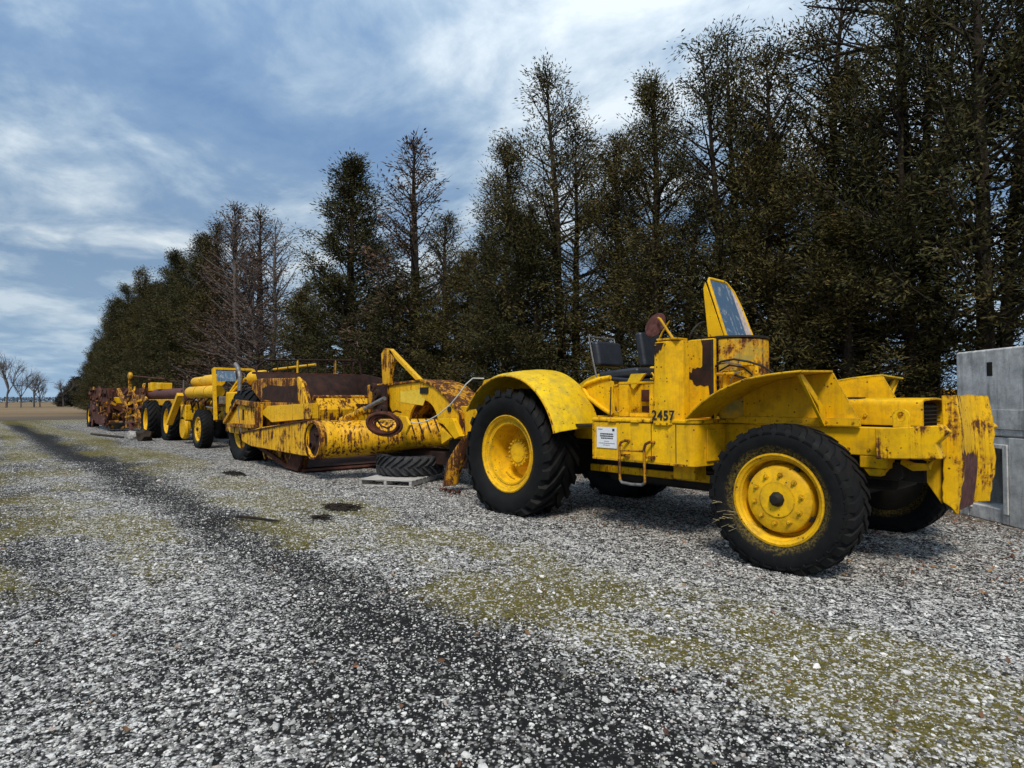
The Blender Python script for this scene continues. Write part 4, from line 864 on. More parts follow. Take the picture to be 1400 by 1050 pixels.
mb = MB().box(-10.2, -8.5, 7.25, 7.75, .55, .9); mb.lathe([(.001, -.35), (.13, -.35), (.13, .35), (.001, .35)], 14, (-9.3, 7.3, .72)); mb.build('hitch_block', 'grease', S, bevel=.03)

# loose hose coil on the cross tube, rope across the neck
o = MB()
for r0, dz in ((.27, 0), (.30, .04), (.23, .06), (.33, .0), (.285, -.04), (.25, .02)): o.tube([(-10.72 + .62 * r0 * math.cos(a) + .04 * math.sin(a), 6.10 + dz + .80 * r0 * math.cos(a), 1.20 + r0 * .66 * math.sin(a) - .14 * r0 * math.cos(a) - dz * .3) for a in np.linspace(0, 2 * math.pi, 29)], .027, 8)
o.tube([(-10.95, 6.05, 1.30), (-10.8, 6.08, 1.16), (-10.62, 6.12, 1.12), (-10.55, 6.2, 1.2)], .02, 6)
c_ = o.build('hose_coil', 'rust', None, off=(-10.66, 6.2, .92)); c_.location = (-10.66, 6.2, .92); tag(c_, 'coil of rusty brown hose hanging on the scraper cross tube', 'hose')
# hook that carries the coil
MB().tube([(-10.85, 6.55, 1.42), (-10.8, 6.4, 1.45), (-10.72, 6.25, 1.41)], .02, 6).build('coil_hook', 'rust', S)
MB().prism([(-10.95, 1.05), (-10.95, 1.36), (-10.6, 1.34), (-10.45, 1.18), (-10.6, 1.0)], 'y', 6.50, 6.56).build('coil_plate', 'paint_neck', S, bevel=.01)
o = MB(); o.tube([(-11.25, 6.75, 1.32), (-10.95, 6.72, 1.24), (-10.5, 6.70, 1.20), (-10.1, 6.70, 1.27), (-9.75, 6.72, 1.40), (-9.45, 6.76, 1.58), (-9.22, 6.80, 1.78), (-9.08, 6.84, 1.95), (-8.98, 6.92, 2.06), (-8.93, 7.14, 2.06)], .012, 8)
c_ = o.build('rope', 'rope', None, off=(-10, 6.7, 1.2)); c_.location = (-10, 6.7, 1.2); tag(c_, 'pale grey rope sagging across the scraper gooseneck', 'rope')

# ------------------------------------------------------------------ pallet and spare tyre
ang = math.atan2(.6, .93); PLT = thing('pallet', (-10.96, 6.58, 0), 'weathered grey wooden pallet under the loose tyre', 'pallet'); PLT.rotation_euler = (0, 0, ang)
def pl(name, x0, x1, y0, y1, z0, z1):
    o = MB().box(x0, x1, y0, y1, z0, z1).build(name, 'pallet_wood', None, off=(0, 0, 0), bevel=.004); o.parent = PLT; return o
for i in range(7): pl('deck_board', -.56, .56, -.60 + .175 * i, -.60 + .175 * i + .12 + .02 * (i % 2), .112, .130)
for x0 in (-.56, -.03, .50): pl('stringer', x0, x0 + .055, -.60, .60, .022, .110)
for i in (0, 3, 6): pl('bottom_board', -.56, .56, -.60 + .175 * i, -.60 + .175 * i + .12, .004, .020)
ST = thing('loose_tyre', (-11.22, 7.0, .132), 'grey lugged tractor tyre lying flat on the wooden pallet', 'tyre')
o = mesh_obj('tyre', SPARE_T, ST, loc=(0, 0, .205), rot=(R_(90), 0, .4))
mb = MB(); mb.lathe([(.395, -.15), (.405, -.16), (.41, -.13), (.39, -.1), (.37, .0), (.39, .1), (.40, .15)], 40, (0, 0, .205), 'z')
mb.build('bead_ring', 'rust', None, off=(0, 0, 0)).parent = ST

# ------------------------------------------------------------------ machines further down the row
T2 = thing('wheel_tractor', (-26.5, CT, 0), 'yellow wheel tractor with drum tanks and strut arm, second tractor along the row', 'tractor')
wheel(T2, 'front', (-23.6, 6.25, .66), scale=.95); wheel(T2, 'front', (-23.6, 8.75, .66), flip=True, scale=.95)
wheel(T2, 'rear', (-29.2, 6.55, .80), scale=.91); wheel(T2, 'rear', (-29.2, 8.6, .80), flip=True, scale=.91)
MB().box(-30.5, -22.0, 7.0, 8.0, .95, 1.45).build('frame', 'paint_scraper', T2, bevel=.03)
MB().box(-27.5, -22.4, 6.95, 8.05, 1.46, 1.80).build('engine', 'paint_rusty', T2, bevel=.04)
mb = MB().lathe([(.001, -1.8), (.20, -1.8), (.22, -1.75), (.22, -.6), (.235, -.6), (.235, -.5), (.22, -.5), (.22, .7), (.235, .7), (.235, .8), (.22, .8), (.22, 1.75), (.20, 1.8), (.001, 1.8)], 20, (-24.5, 6.5, 1.97), 'x'); mb.build('tank_drum', 'paint_neck', T2)
for s0, h, r0 in ((-26.0, .6, .19), (-24.3, .8, .23)):
    MB().lathe([(.001, -h), (r0 * .9, -h), (r0, -h + .06), (r0, h - .06), (r0 * .9, h), (.001, h)], 18, (s0, 6.75, 2.38), 'x').build('air_drum', 'paint_neck', T2)
MB().bar((-26.1, 6.1, 1.9), (-27.3, 6.0, .75), .22, .16).build('strut_arm', 'paint_neck', T2, bevel=.01)
MB().lathe([(.001, -.1), (.42, -.1), (.46, 0), (.42, .1), (.001, .1)], 24, (-26.6, 6.4, .62)).build('drive_cover', 'paint_worn', T2)
MB().box(-26.9, -26.2, 6.3, 6.9, .9, 1.5).build('gear_case', 'paint_worn', T2, bevel=.04)
mb = MB().bar((-22.3, 6.3, 1.0), (-22.6, 6.3, 2.75), .10, .14).bar((-22.3, 7.6, 1.0), (-22.6, 7.6, 2.75), .10, .14); mb.split('windshield_post', 'paint_tractor', T2, bevel=.01)
MB().bar((-22.6, 6.3, 2.75), (-22.6, 7.6, 2.75), .08, .08).build('windshield_header', 'paint_tractor', T2, bevel=.01)
mb = MB().add([(-22.48, 6.38, 2.32), (-22.48, 7.0, 2.32), (-22.57, 7.0, 2.68), (-22.57, 6.38, 2.68)], [(0, 1, 2, 3)]); mb.build('windshield_pane', 'glass', T2, solid=.012, smooth=0)
MB().box(-22.35, -22.25, 6.4, 7.4, 1.55, 1.8).build('dash_panel', 'steel', T2, bevel=.01)
MB().box(-22.3, -20.9, 6.6, 8.4, 1.2, 1.95).build('hood', 'paint_tractor', T2, bevel=.06)
MB().lathe([(.001, -.6), (.22, -.6), (.25, -.5), (.25, .5), (.22, .6), (.001, .6)], 18, (-21.4, 7.4, 2.42), 'x').build('air_drum', 'paint_tractor', T2)
mb = MB().bar((-22.1, 6.7, 1.95), (-21.6, 6.9, 2.5), .06, .06).bar((-21.9, 6.7, 1.95), (-21.2, 6.9, 2.4), .06, .06); mb.split('hood_brace', 'paint_tractor', T2)
MB().tube([(-21.3, 6.75, 1.9), (-21.3, 6.75, 2.5), (-21.5, 6.75, 2.75), (-21.75, 6.75, 2.88)], .07, 10).build('exhaust_pipe', 'steel', T2)
MB().tube([(-22.5, 8.3, 2.78), (-18.9, 8.3, 2.80)], .04, 8).build('cable_boom', 'paint_neck', T2)
MB().box(-22.6, -22.3, 6.7, 6.95, .6, 1.3).build('side_step', 'paint_rusty', T2, bevel=.02)
MB().bar((-26.7, 6.35, 1.6), (-26.5, 6.3, 2.45), .05, .05).build('grab_bar', 'steel', T2)

rq = random.Random(41)
for i in range(26):
    s0 = rq.uniform(-27.2, -22.6); t_ = rq.uniform(6.3, 6.9); z0 = rq.uniform(1.0, 1.75)
    MB().bar((s0, t_, z0), (s0 + rq.uniform(-.7, .7), t_ + rq.uniform(-.1, .1), z0 + rq.uniform(-.4, .3)), rq.uniform(.03, .09), rq.uniform(.03, .10)).build('engine_pipe' if i % 2 else 'linkage_rod', ('paint_rusty', 'grease', 'rust', 'paint_neck', 'steel')[i % 5], T2, bevel=.008)
for i in range(5): MB().tube([(-26.6 + i * .9, 6.45, 1.2), (-26.5 + i * .9, 6.35, 1.6), (-26.2 + i * .9, 6.5, 1.8)], .03, 6).build('hose', 'grease', T2)
S2 = thing('earth_scraper', (-34, CT, 0), 'rusty scraper with pinkish worn pipe and diamond tread tyre, second scraper along the row', 'scraper')
wheel(S2, 'rear', (-31.6, 6.25, .80), scale=.92); wheel(S2, 'rear', (-31.6, 8.75, .80), flip=True, scale=.92)
MB().lathe([(.001, -3.0), (.22, -3.0), (.22, 3.0), (.001, 3.0)], 16, (-30.3, 6.6, 1.95), 'x').build('lift_pipe', 'rust_purple', S2)
MB().box(-33.4, -27.6, 6.4, 6.7, 1.45, 1.72).build('frame_beam', 'paint_scraper', S2, bevel=.02)
MB().prism([(-37.5, .25), (-33.2, .35), (-32.6, 1.4), (-33.0, 1.9), (-37.2, 2.0)], 'y', 6.2, 6.3).build('bowl_side', 'paint_rusty', S2, bevel=.02)
MB().prism([(-37.5, .25), (-33.2, .35), (-32.6, 1.4), (-33.0, 1.9), (-37.2, 2.0)], 'y', 8.7, 8.8).build('bowl_side', 'paint_rusty', S2, bevel=.02)
MB().box(-37.4, -37.2, 6.3, 8.7, .3, 2.1).build('tailgate', 'rust', S2)
for i in range(4): MB().bar((-37.0, 6.12, .5 + .32 * i), (-33.2, 6.12, .72 + .32 * i), .06, .10).build('bowl_rib', 'paint_scraper' if i % 2 else 'rust_purple', S2, bevel=.01)
MB().bar((-38.4, 6.0, 2.2), (-35.2, 6.0, 1.15), .16, .26).build('lift_arm', 'paint_rusty', S2, bevel=.02)
MB().bar((-34.6, 6.05, 1.75), (-32.2, 6.05, .35), .12, .18).build('draft_arm', 'paint_rusty', S2, bevel=.02)
MB().bar((-38.2, 6.5, 1.9), (-38.2, 6.5, 3.0), .16, .16).build('sheave_post', 'paint_scraper', S2, bevel=.02)
MB().lathe([(.001, -.08), (.2, -.08), (.24, 0), (.2, .08), (.001, .08)], 14, (-38.2, 6.5, 2.95)).build('sheave', 'paint_scraper', S2)
mb = MB().box(-33.3, -32.6, 6.4, 6.9, 2.1, 2.5).box(-31.6, -30.9, 6.4, 6.9, 2.15, 2.45); mb.split('valve_box', 'paint_tractor', S2, bevel=.03)
MB().tube([(-38.2, 6.6, 2.98), (-30.9, 6.6, 2.62)], .03, 6).build('cable_boom', 'rust', S2)
MB().box(-34.8, -33.2, 6.3, 8.6, 1.7, 2.25).build('load_plate', 'rust', S2, bevel=.03)

for i in range(30):
    s0 = rq.uniform(-38.0, -32.4); t_ = rq.uniform(5.9, 6.6); z0 = rq.uniform(.5, 2.3)
    MB().bar((s0, t_, z0), (s0 + rq.uniform(-.9, .9), t_ + rq.uniform(-.2, .2), z0 + rq.uniform(-.45, .45)), rq.uniform(.04, .13), rq.uniform(.04, .16)).build(('link_bar', 'scrap_plate', 'cable_guard')[i % 3], ('paint_rusty', 'rust', 'rust_purple', 'paint_scraper')[i % 4], S2, bevel=.01)
S3 = thing('earth_scraper', (-43, CT, 0), 'dark rusty scraper with torn plates, last machine of the row beside the field', 'scraper')
wheel(S3, 'rear', (-47.6, 6.1, .72), scale=.84); wheel(S3, 'rear', (-47.6, 8.8, .72), flip=True, scale=.84)
MB().box(-46.3, -46.1, 5.75, 9.1, .35, 2.45).build('tailgate', 'rust', S3, bevel=.02)
MB().prism([(-46.1, .4), (-40.2, .2), (-39.6, 1.0), (-40.2, 2.3), (-46.1, 2.4)], 'y', 5.75, 5.86).build('bowl_side', 'rust', S3, bevel=.02)
MB().prism([(-46.1, .4), (-40.2, .2), (-39.6, 1.0), (-40.2, 2.3), (-46.1, 2.4)], 'y', 9.0, 9.1).build('bowl_side', 'rust', S3, bevel=.02)
r7 = random.Random(3)
mb = MB()
for i in range(46):
    s0 = r7.uniform(-41.5, -38.6); z0 = r7.uniform(.35, 1.7); t_ = r7.uniform(5.5, 7.4); mb.bar((s0, t_, z0), (s0 + r7.uniform(-.4, .4), t_ + r7.uniform(-.5, .5), z0 + r7.uniform(-.4, .4)), r7.uniform(.05, .16), r7.uniform(.04, .14))
mb.build('apron_linkage', 'paint_rusty', S3, bevel=.01)
for i in range(5): MB().bar((-40.1, 5.95 + .6 * i, .3), (-39.6, 5.95 + .6 * i, 2.2), .10, .14).build('apron_rib', 'rust', S3, bevel=.01)
MB().box(-40.9, -40.4, 6.0, 6.8, 1.5, 1.85).build('valve_box', 'paint_tractor', S3, bevel=.03)
MB().box(-40.6, -39.5, 5.8, 9.0, .12, .45).build('cutting_edge', 'grease', S3, bevel=.02)
MB().bar((-43.5, 5.72, 1.6), (-40.0, 5.72, .9), .06, .16).build('side_strap', 'paint_rusty', S3, bevel=.01)
for i in range(26):
    s0 = rq.uniform(-46.0, -40.0); z0 = rq.uniform(.5, 2.3)
    MB().bar((s0, 5.68, z0), (s0 + rq.uniform(-.9, .9), 5.62, z0 + rq.uniform(-.4, .4)), rq.uniform(.05, .12), rq.uniform(.06, .24)).build(('torn_plate', 'side_rib')[i % 2], ('rust', 'paint_rusty', 'rust_dark', 'rust_purple')[i % 4], S3, bevel=.01)
MB().box(-49.5, -46.3, 7.1, 7.9, .7, 1.6).build('push_frame', 'rust', S3, bevel=.04)

# ------------------------------------------------------------------ concrete blocks at the right edge
def conc(name, label, z0, z1, hollow):
    o = thing(name, (-1.86, 10.33, z0), label, 'concrete block'); o.rotation_euler = (0, 0, math.atan2(.659, -.752))
    ln = 1.42; dp = 1.25                              # local x runs along the visible face, local -y faces the viewer side
    def part(nm, mb, mat='concrete', bev=.018):
        q = mb.build(nm, mat, None, off=(0, 0, 0), bevel=bev); q.parent = o; return q
    h = z1 - z0
    if not hollow:
        bm_ = MB().box(-.75, .95, -dp, 0, 0, h); q = part('body', bm_, bev=.03)
        for x0, zc in ((.30, .92), (.30, .22)):
            part('lifting_slot', MB().box(x0 - .05, x0 + .05, -.004, .006, zc - .10, zc + .09), 'grease', .02)  # thin dark plates; the shade inside the slots is put into their colour
        part('cast_band', MB().box(-.75, .95, .001, .012, .10, .36), bev=.004)
    else:
        part('side_wall', MB().box(-.30, .02, -dp, 0, 0, h)); part('side_wall', MB().box(.75, .95, -dp, 0, 0, h))
        part('floor_slab', MB().box(.02, .75, -dp, -.01, 0, .20)); part('top_slab', MB().box(.02, .75, -dp, -.01, h - .16, h - .004)); part('back_wall', MB().box(.02, .75, -dp - .1, -dp + .1, .2, h - .16))
        part('opening_trim', MB().box(.02, .10, -.06, .015, .14, h - .1).box(.68, .75, -.06, .015, .14, h - .1).box(.10, .68, -.06, .013, h - .16, h - .1), bev=.01)
    return o
conc('concrete_block', 'stained solid concrete block with lifting slots, upper of the stack', 1.17, 2.36, False)
conc('concrete_block', 'hollow precast concrete box with square opening, lower of the stack', 0, 1.166, True)

# ------------------------------------------------------------------ trees
def tri_tubes(segs, n):
    """segs: list of (pts array k x 3, radii k) -> verts, quads"""
    V = []; F = []; o = 0
    for P, r in segs:
        P = np.asarray(P); k = len(P); d = np.gradient(P, axis=0); d /= np.linalg.norm(d, axis=1)[:, None] + 1e-9
        ref = np.array([0, 0, 1.]) if abs(d[0, 2]) < .8 else np.array([1., 0, 0]); u = np.cross(d, ref); u /= np.linalg.norm(u, axis=1)[:, None] + 1e-9; w_ = np.cross(d, u)
        a = np.linspace(0, 2 * np.pi, n, endpoint=False)
        ring = P[:, None, :] + (u[:, None, :] * np.cos(a)[None, :, None] + w_[:, None, :] * np.sin(a)[None, :, None]) * np.asarray(r)[:, None, None]
        V.append(ring.reshape(-1, 3)); idx = np.arange(k * n).reshape(k, n) + o; nxt = np.roll(idx, -1, 1)
        F.append(np.stack([idx[:-1], nxt[:-1], nxt[1:], idx[1:]], -1).reshape(-1, 4)); o += k * n
    return np.concatenate(V), np.concatenate(F)
def leaf_mesh(name, C, D, Nn, ln, wd, val, mat):
    D = D / (np.linalg.norm(D, axis=1)[:, None] + 1e-9); S_ = np.cross(D, Nn); S_ /= np.linalg.norm(S_, axis=1)[:, None] + 1e-9
    a = C - D * ln[:, None] * .5; b_ = C + S_ * wd[:, None] * .5 - D * ln[:, None] * .08; c_ = C + D * ln[:, None] * .5; d_ = C - S_ * wd[:, None] * .5 + D * ln[:, None] * .05
    V = np.stack([a, b_, c_, d_], 1).reshape(-1, 3); F = np.arange(len(V)).reshape(-1, 4)
    me = bpy.data.meshes.new(name); fast_mesh(me, V, F); at = me.attributes.new('v', 'FLOAT', 'FACE'); at.data.foreach_set('value', np.clip(val, 0, 1).astype(np.float32)); me.materials.append(M[mat]); return me
def cedar(seed, H, R, stems=1, n_limb=150, per=9, leaves=22, base=.07, top_thin=0., mat='foliage_green', bark='bark', shape=1.0, leaf=.20, spread_=.15, bare_from=2.):
    r = np.random.default_rng(seed); segs = []; C = []; D = []; Nn = []; VL = []
    for st in range(stems):
        off = r.normal(0, .12 * R, 2) * (stems > 1); lean = r.normal(0, .02, 2) + off * .05; h0 = H * (1 if st == 0 else r.uniform(.72, .95))
        k = 14; zz_ = np.linspace(0, 1, k); P = np.stack([off[0] * (.3 + .7 * zz_) + lean[0] * zz_ * h0 + np.cumsum(r.normal(0, .02, k)), off[1] * (.3 + .7 * zz_) + lean[1] * zz_ * h0 + np.cumsum(r.normal(0, .02, k)), zz_ * h0], -1)
        r0 = .017 * h0 / math.sqrt(stems) + .03; segs.append((P, r0 * (1 - zz_) ** .8 + .012))
        for i in range(n_limb // stems):
            hh = base + (1 - base) * ((i + r.random()) / (n_limb // stems)) ** .96
            if hh > .985: hh = .985
            bp = np.array([np.interp(hh, zz_, P[:, j]) for j in range(3)]); az = r.random() * 6.283
            pr = ((1 - hh) ** (.72 * shape)) * min(1., .72 + hh * 1.6); ln_ = R * pr * r.uniform(.55, 1.15) + .25
            el = R_(r.uniform(-8, 22) + 48 * hh ** 1.5); q = np.linspace(0, 1, 6); out = np.array([math.cos(az) * math.cos(el), math.sin(az) * math.cos(el), math.sin(el)])
            LP = bp + out * (ln_ * q)[:, None] + np.array([0, 0, 1.]) * (ln_ * (.28 * q ** 2 - .12 * q * (1 - hh)))[:, None] + np.cumsum(r.normal(0, .02 * ln_, (6, 3)), 0) * q[:, None]
            segs.append((LP, (.010 + .012 * ln_) * (1 - q * .9) + .004))
            keep = 1. if hh < 1 - top_thin else .35
            if hh > bare_from: keep = .03
            for j in range(max(2, int(per * (.30 + 1.45 * (ln_ / R) ** 1.25 * min(1., .55 + 1.1 * hh))))):
                u = r.uniform(.28, 1.) ** .8; c0 = np.array([np.interp(u, q, LP[:, jj]) for jj in range(3)])
                m_ = int(leaves * r.uniform(.5, 1.3) * keep)
                if keep < 1 or r.random() < .25:      # thin twig that carries the spray
                    tw = c0 + out * r.uniform(.1, .35) + r.normal(0, .16, 3); segs.append((np.stack([c0, (c0 + tw) / 2 + r.normal(0, .03, 3), tw]), np.array([.010, .007, .003])))
                if m_ < 1: continue
                c0 = c0 + r.normal(0, .10, 3); ax = out * .6 + r.normal(0, .5, 3) + np.array([0, 0, .25]); ax /= np.linalg.norm(ax)
                pts = c0 + r.normal(0, spread_, (m_, 3)) * np.array([1, 1, .75]) + ax * r.uniform(-.1, .25, (m_, 1))
                C.append(pts); D.append((pts - c0) * 2.0 + ax * .45 + r.normal(0, .16, (m_, 3)) - np.array([0, 0, .10])); Nn.append(r.normal(0, 1, (m_, 3)))
                VL.append(np.clip(r.normal(.40 + r.normal(0, .15), .2, m_), 0, .93) + (r.random(m_) < .05) * .4)
    V, F = tri_tubes(segs, 5); tm = bpy.data.meshes.new('trunk'); fast_mesh(tm, V, F); tm.polygons.foreach_set('use_smooth', [True] * len(tm.polygons)); tm.materials.append(M[bark])
    C = np.concatenate(C); D = np.concatenate(D); Nn = np.concatenate(Nn); VL = np.concatenate(VL); n_ = len(C)
    cm = leaf_mesh('crown', C, D, Nn, leaf * r.uniform(.6, 1.4, n_), leaf * .27 * r.uniform(.6, 1.4, n_), VL, mat)
    return tm, cm
def bare(seed, H, depth=5, spread_=.5, r0=None, nb=3, mat='bark_grey', up=.15):
    """leafless branching tree"""
    r = np.random.default_rng(seed); segs = []
    def grow(p, d, ln, rad, lev):
        q = np.linspace(0, 1, 4); P = p + d * (ln * q)[:, None] + np.cumsum(r.normal(0, .03 * ln, (4, 3)), 0) * q[:, None]
        segs.append((P, rad * (1 - .45 * q))); 
        if lev == 0: return
        for i in range(nb + (1 if lev > 2 else 0)):
            u = r.uniform(.35, 1.) if i else 1.; s = P[0] + (P[-1] - P[0]) * u; nd = d + r.normal(0, spread_, 3) + np.array([0, 0, up]); nd /= np.linalg.norm(nd)
            grow(s, nd, ln * r.uniform(.55, .82), max(rad * .55, .004), lev - 1)
    grow(np.zeros(3), np.array([0, 0, 1.]), H * .32, r0 or H * .02, depth)
    V, F = tri_tubes(segs, 4); sc_ = H / V[:, 2].max(); V = V * sc_; me = bpy.data.meshes.new('branches'); fast_mesh(me, V, F); me.materials.append(M[mat]); return me
CED = {
    'a': cedar(101, 12, 3.1, 1, 190, 13, 30, base=.05, leaf=.135),
    'b': cedar(102, 12, 3.1, 2, 200, 13, 29, base=.06, mat='foliage_olive', leaf=.135),
    'c': cedar(103, 12, 3.2, 3, 210, 13, 30, base=.05, leaf=.135),
    'd': cedar(104, 12, 2.6, 1, 165, 12, 28, base=.07, top_thin=.45, mat='foliage_olive', leaf=.13),
    'e': cedar(105, 12, 3.3, 2, 200, 13, 29, base=.04, leaf=.135, shape=.75),
    'thin': cedar(106, 12, 2.5, 1, 130, 8, 20, base=.12, top_thin=.95, mat='foliage_brown', leaf=.17),
    'na': cedar(131, 12, 3.3, 2, 200, 9, 34, base=.08, leaf=.115, mat='foliage_olive'),
    'nb': cedar(132, 12, 3.4, 3, 205, 9, 34, base=.22, leaf=.115),
    'nc': cedar(133, 12, 3.0, 1, 185, 9, 34, base=.08, leaf=.115, mat='foliage_olive'),
    'grey': cedar(107, 12, 3.0, 2, 190, 8, 6, base=.05, mat='foliage_brown', bark='bark_grey', leaf=.14, shape=.8),
}
FARG = 'dark cedar merging into the low far left end of the tree row'
GRP = 'cedars of the windbreak row'
TREE_LIST = [   # x, y, height, kind, label
    (-101.0, 13.0, 8.0, 'e', FARG), (-97.0, 13.6, 9.8, 'a', FARG), (-93.0, 12.8, 10.5, 'c', FARG), (-88.7, 13.0, 11.8, 'e', FARG), (-84.5, 13.5, 12.0, 'b', FARG),
    (-80.5, 12.7, 12.6, 'a', FARG), (-76.5, 13.3, 12.4, 'c', FARG), (-72.5, 13.0, 12.8, 'e', FARG), (-68.5, 12.8, 12.6, 'a', FARG), (-64.5, 13.2, 13.2, 'b', FARG),
    (-60.5, 13.0, 13.4, 'c', FARG), (-57.0, 12.8, 13.6, 'a', FARG), (-53.5, 13.3, 13.5, 'e', FARG), (-50.2, 12.9, 13.6, 'a', FARG),
    (-46.4, 13.0, 14.0, 'd', 'brown topped cedar left of the peak of the far tree group'),
    (-42.8, 13.3, 14.4, 'thin', 'thin reddish brown cedar at the peak of the far tree group'),
    (-39.4, 13.6, 13.4, 'thin', 'thin brown cedar right behind the grey leafless tree'),
    (-37.6, 12.2, 12.2, 'grey', 'grey nearly leafless tree with fine twigs above the second tractor'),
    (-34.6, 12.6, 11.2, 'grey', 'grey leafless tree just left of the dense cone shaped cedar'),
    (-30.6, 13.2, 7.6, 'b', 'low olive cedar left under the dense cone shaped cedar'),
    (-26.5, 13.0, 12.6, 'a', 'dense dark cone shaped cedar standing over the scraper railing'),
    (-23.6, 12.5, 6.8, 'c', 'low dark cedar right of the dense cone shaped cedar'),
    (-20.9, 13.2, 11.9, 'thin', 'sparse brown cedar with bare see-through pointed top'),
    (-20.0, 12.3, 6.4, 'e', 'low cedar in front of the sparse brown cedar'),
    (-18.4, 13.0, 8.3, 'd', 'short thin topped cedar right of the sparse brown cedar'),
    (-16.8, 12.8, 7.2, 'b', 'short olive cedar behind the tractor rear fender'),
    (-15.4, 13.3, 9.9, 'nc', 'mid height cedar forming the left shoulder of the near group'),
    (-13.2, 12.4, 7.0, 'e', 'low cedar directly behind the rear fender top'),
    (-12.7, 13.5, 11.3, 'na', 'tall broad cedar peak left of the middle, behind the seats'),
    (-11.0, 13.6, 9.0, 'nc', 'thin cedar in the dip between two tall peaks'),
    (-9.9, 14.0, 10.1, 'nc', 'narrow cedar right of the dip, behind the round rusty shield'),
    (-8.6, 12.6, 6.4, 'na', 'low cedar directly behind the windshield'),
    (-7.6, 13.9, 10.5, 'nb', 'tall many stemmed cedar above the windshield'),
    (-6.2, 12.8, 7.0, 'nc', 'lower olive cedar behind the front fender'),
    (-6.0, 14.0, 10.7, 'na', 'tallest pointed cedar above the front fender'),
    (-4.9, 14.2, 8.8, 'nc', 'shaded cedar right of the tallest pointed cedar'),
    (-4.6, 12.6, 5.0, 'nc', 'low cedar behind the engine cover'),
    (-3.8, 14.0, 10.3, 'nb', 'tall cedar cut by the picture top, left of the thick trunk'),
    (-2.75, 13.2, 10.6, 'trunk', 'big cedar with thick bare trunk behind the concrete block'),
    (-1.2, 14.2, 10.0, 'nc', 'cedar at the right picture edge above the concrete block'),
]
CED['trunk'] = cedar(111, 12, 3.2, 2, 180, 9, 34, base=.26, leaf=.115, mat='foliage_green')
ri = random.Random(77)
for i, (x0, y0, h, kind, lab) in enumerate(TREE_LIST):
    o = thing('cedar_tree', (x0, y0, 0), lab, 'tree', 'cedars at the far left end of the row' if lab is FARG else GRP)
    o.rotation_euler = (0, 0, ri.uniform(0, 6.28)); k = h / 12; wk = (k if h > 9 else max(k, .70)) * (1.15 if x0 < -44 else 1.30 if x0 < -17 else 1.08); o.scale = (wk, wk, k)
    tm, cm = CED[kind]
    mesh_obj('trunk', tm, o); mesh_obj('crown', cm, o)
# bare dead branches sticking out at the top right
db = MB(); rb = random.Random(2)
def twig(p, d, ln, r, lev):
    pts = [p]; 
    for i in range(4):
        d = (d + Vector((rb.gauss(0, .16), rb.gauss(0, .16), rb.gauss(0, .12)))).normalized(); pts.append(pts[-1] + d * ln / 4)
    db.tube(pts, [r, r * .85, r * .7, r * .55, r * .4], 5)
    if lev:
        for i in range(3): twig(pts[1 + i], (d + Vector((rb.gauss(0, .5), rb.gauss(0, .5), rb.gauss(0, .35)))).normalized(), ln * .55, r * .55, lev - 1)
DT = thing('dead_tree', (-4.3, 14.9, 0), 'leafless dead tree whose twigs stick out at the top right', 'tree')
db.tube([(-4.3, 14.9, 0), (-4.25, 14.85, 4), (-4.3, 14.8, 8), (-4.35, 14.7, 10.6)], [.12, .10, .07, .04], 8)
for zb, dr in ((8.6, (-.6, -.5, .25)), (9.2, (-.7, -.4, .1)), (9.7, (-.5, -.6, .3)), (10.1, (-.6, -.5, .0))): twig(Vector((-4.32, 14.75, zb)), Vector(dr).normalized(), 2.1, .045, 2)
db.build('branches', 'bark', DT)

# far leafless trees on the field edge, each its own
BARE = [bare(201, 12, 5, .42), bare(202, 12, 5, .36, up=.25), bare(203, 12, 5, .45, nb=3)]
FT = [(9, 150, 15.5, 0, 'tallest leafless tree on the far left horizon, cut by the picture edge'), (29, 152, 11.2, 1, 'slim leaning leafless tree beside the tallest horizon tree'),
      (47, 160, 9.4, 2, 'left of a pair of small leafless trees on the horizon'), (55, 162, 8.8, 1, 'right of a pair of small leafless trees on the horizon'),
      (87, 165, 7.8, 2, 'leafless tree left of the dark horizon evergreen'), (112, 166, 6.5, 0, 'leafless tree between the dark horizon evergreen and the rusty scraper')]
def px(x_, d):                                       # point on the far field along a heading
    u = (x_ - 700) / 850; return (u * d * .659131 - d * .752028, u * d * .752028 + d * .659131)
for x_, d, h, k, lab in FT:
    a, b_ = px(x_, d); o = thing('leafless_tree', (a, b_, 0), lab, 'tree', 'leafless trees on the horizon'); o.rotation_euler = (0, 0, k + x_ * .1); o.scale = (h / 12,) * 3; mesh_obj('branches', BARE[k], o)
fe = cedar(120, 8, 3.6, 2, 120, 8, 18, base=.05, mat='foliage_far', leaf=.5, spread_=.4, shape=.6)
for x_, d, h, lab in ((104, 168, 7.4, 'dark round evergreen on the horizon left of the rusty scraper'), (84, 172, 3.6, 'low dark bush at the foot of the horizon trees')):
    a, b_ = px(x_, d); o = thing('evergreen_tree', (a, b_, 0), lab, 'tree'); o.scale = (h / 8 * 1.1, h / 8 * 1.1, h / 8); mesh_obj('trunk', fe[0], o); mesh_obj('crown', fe[1], o)
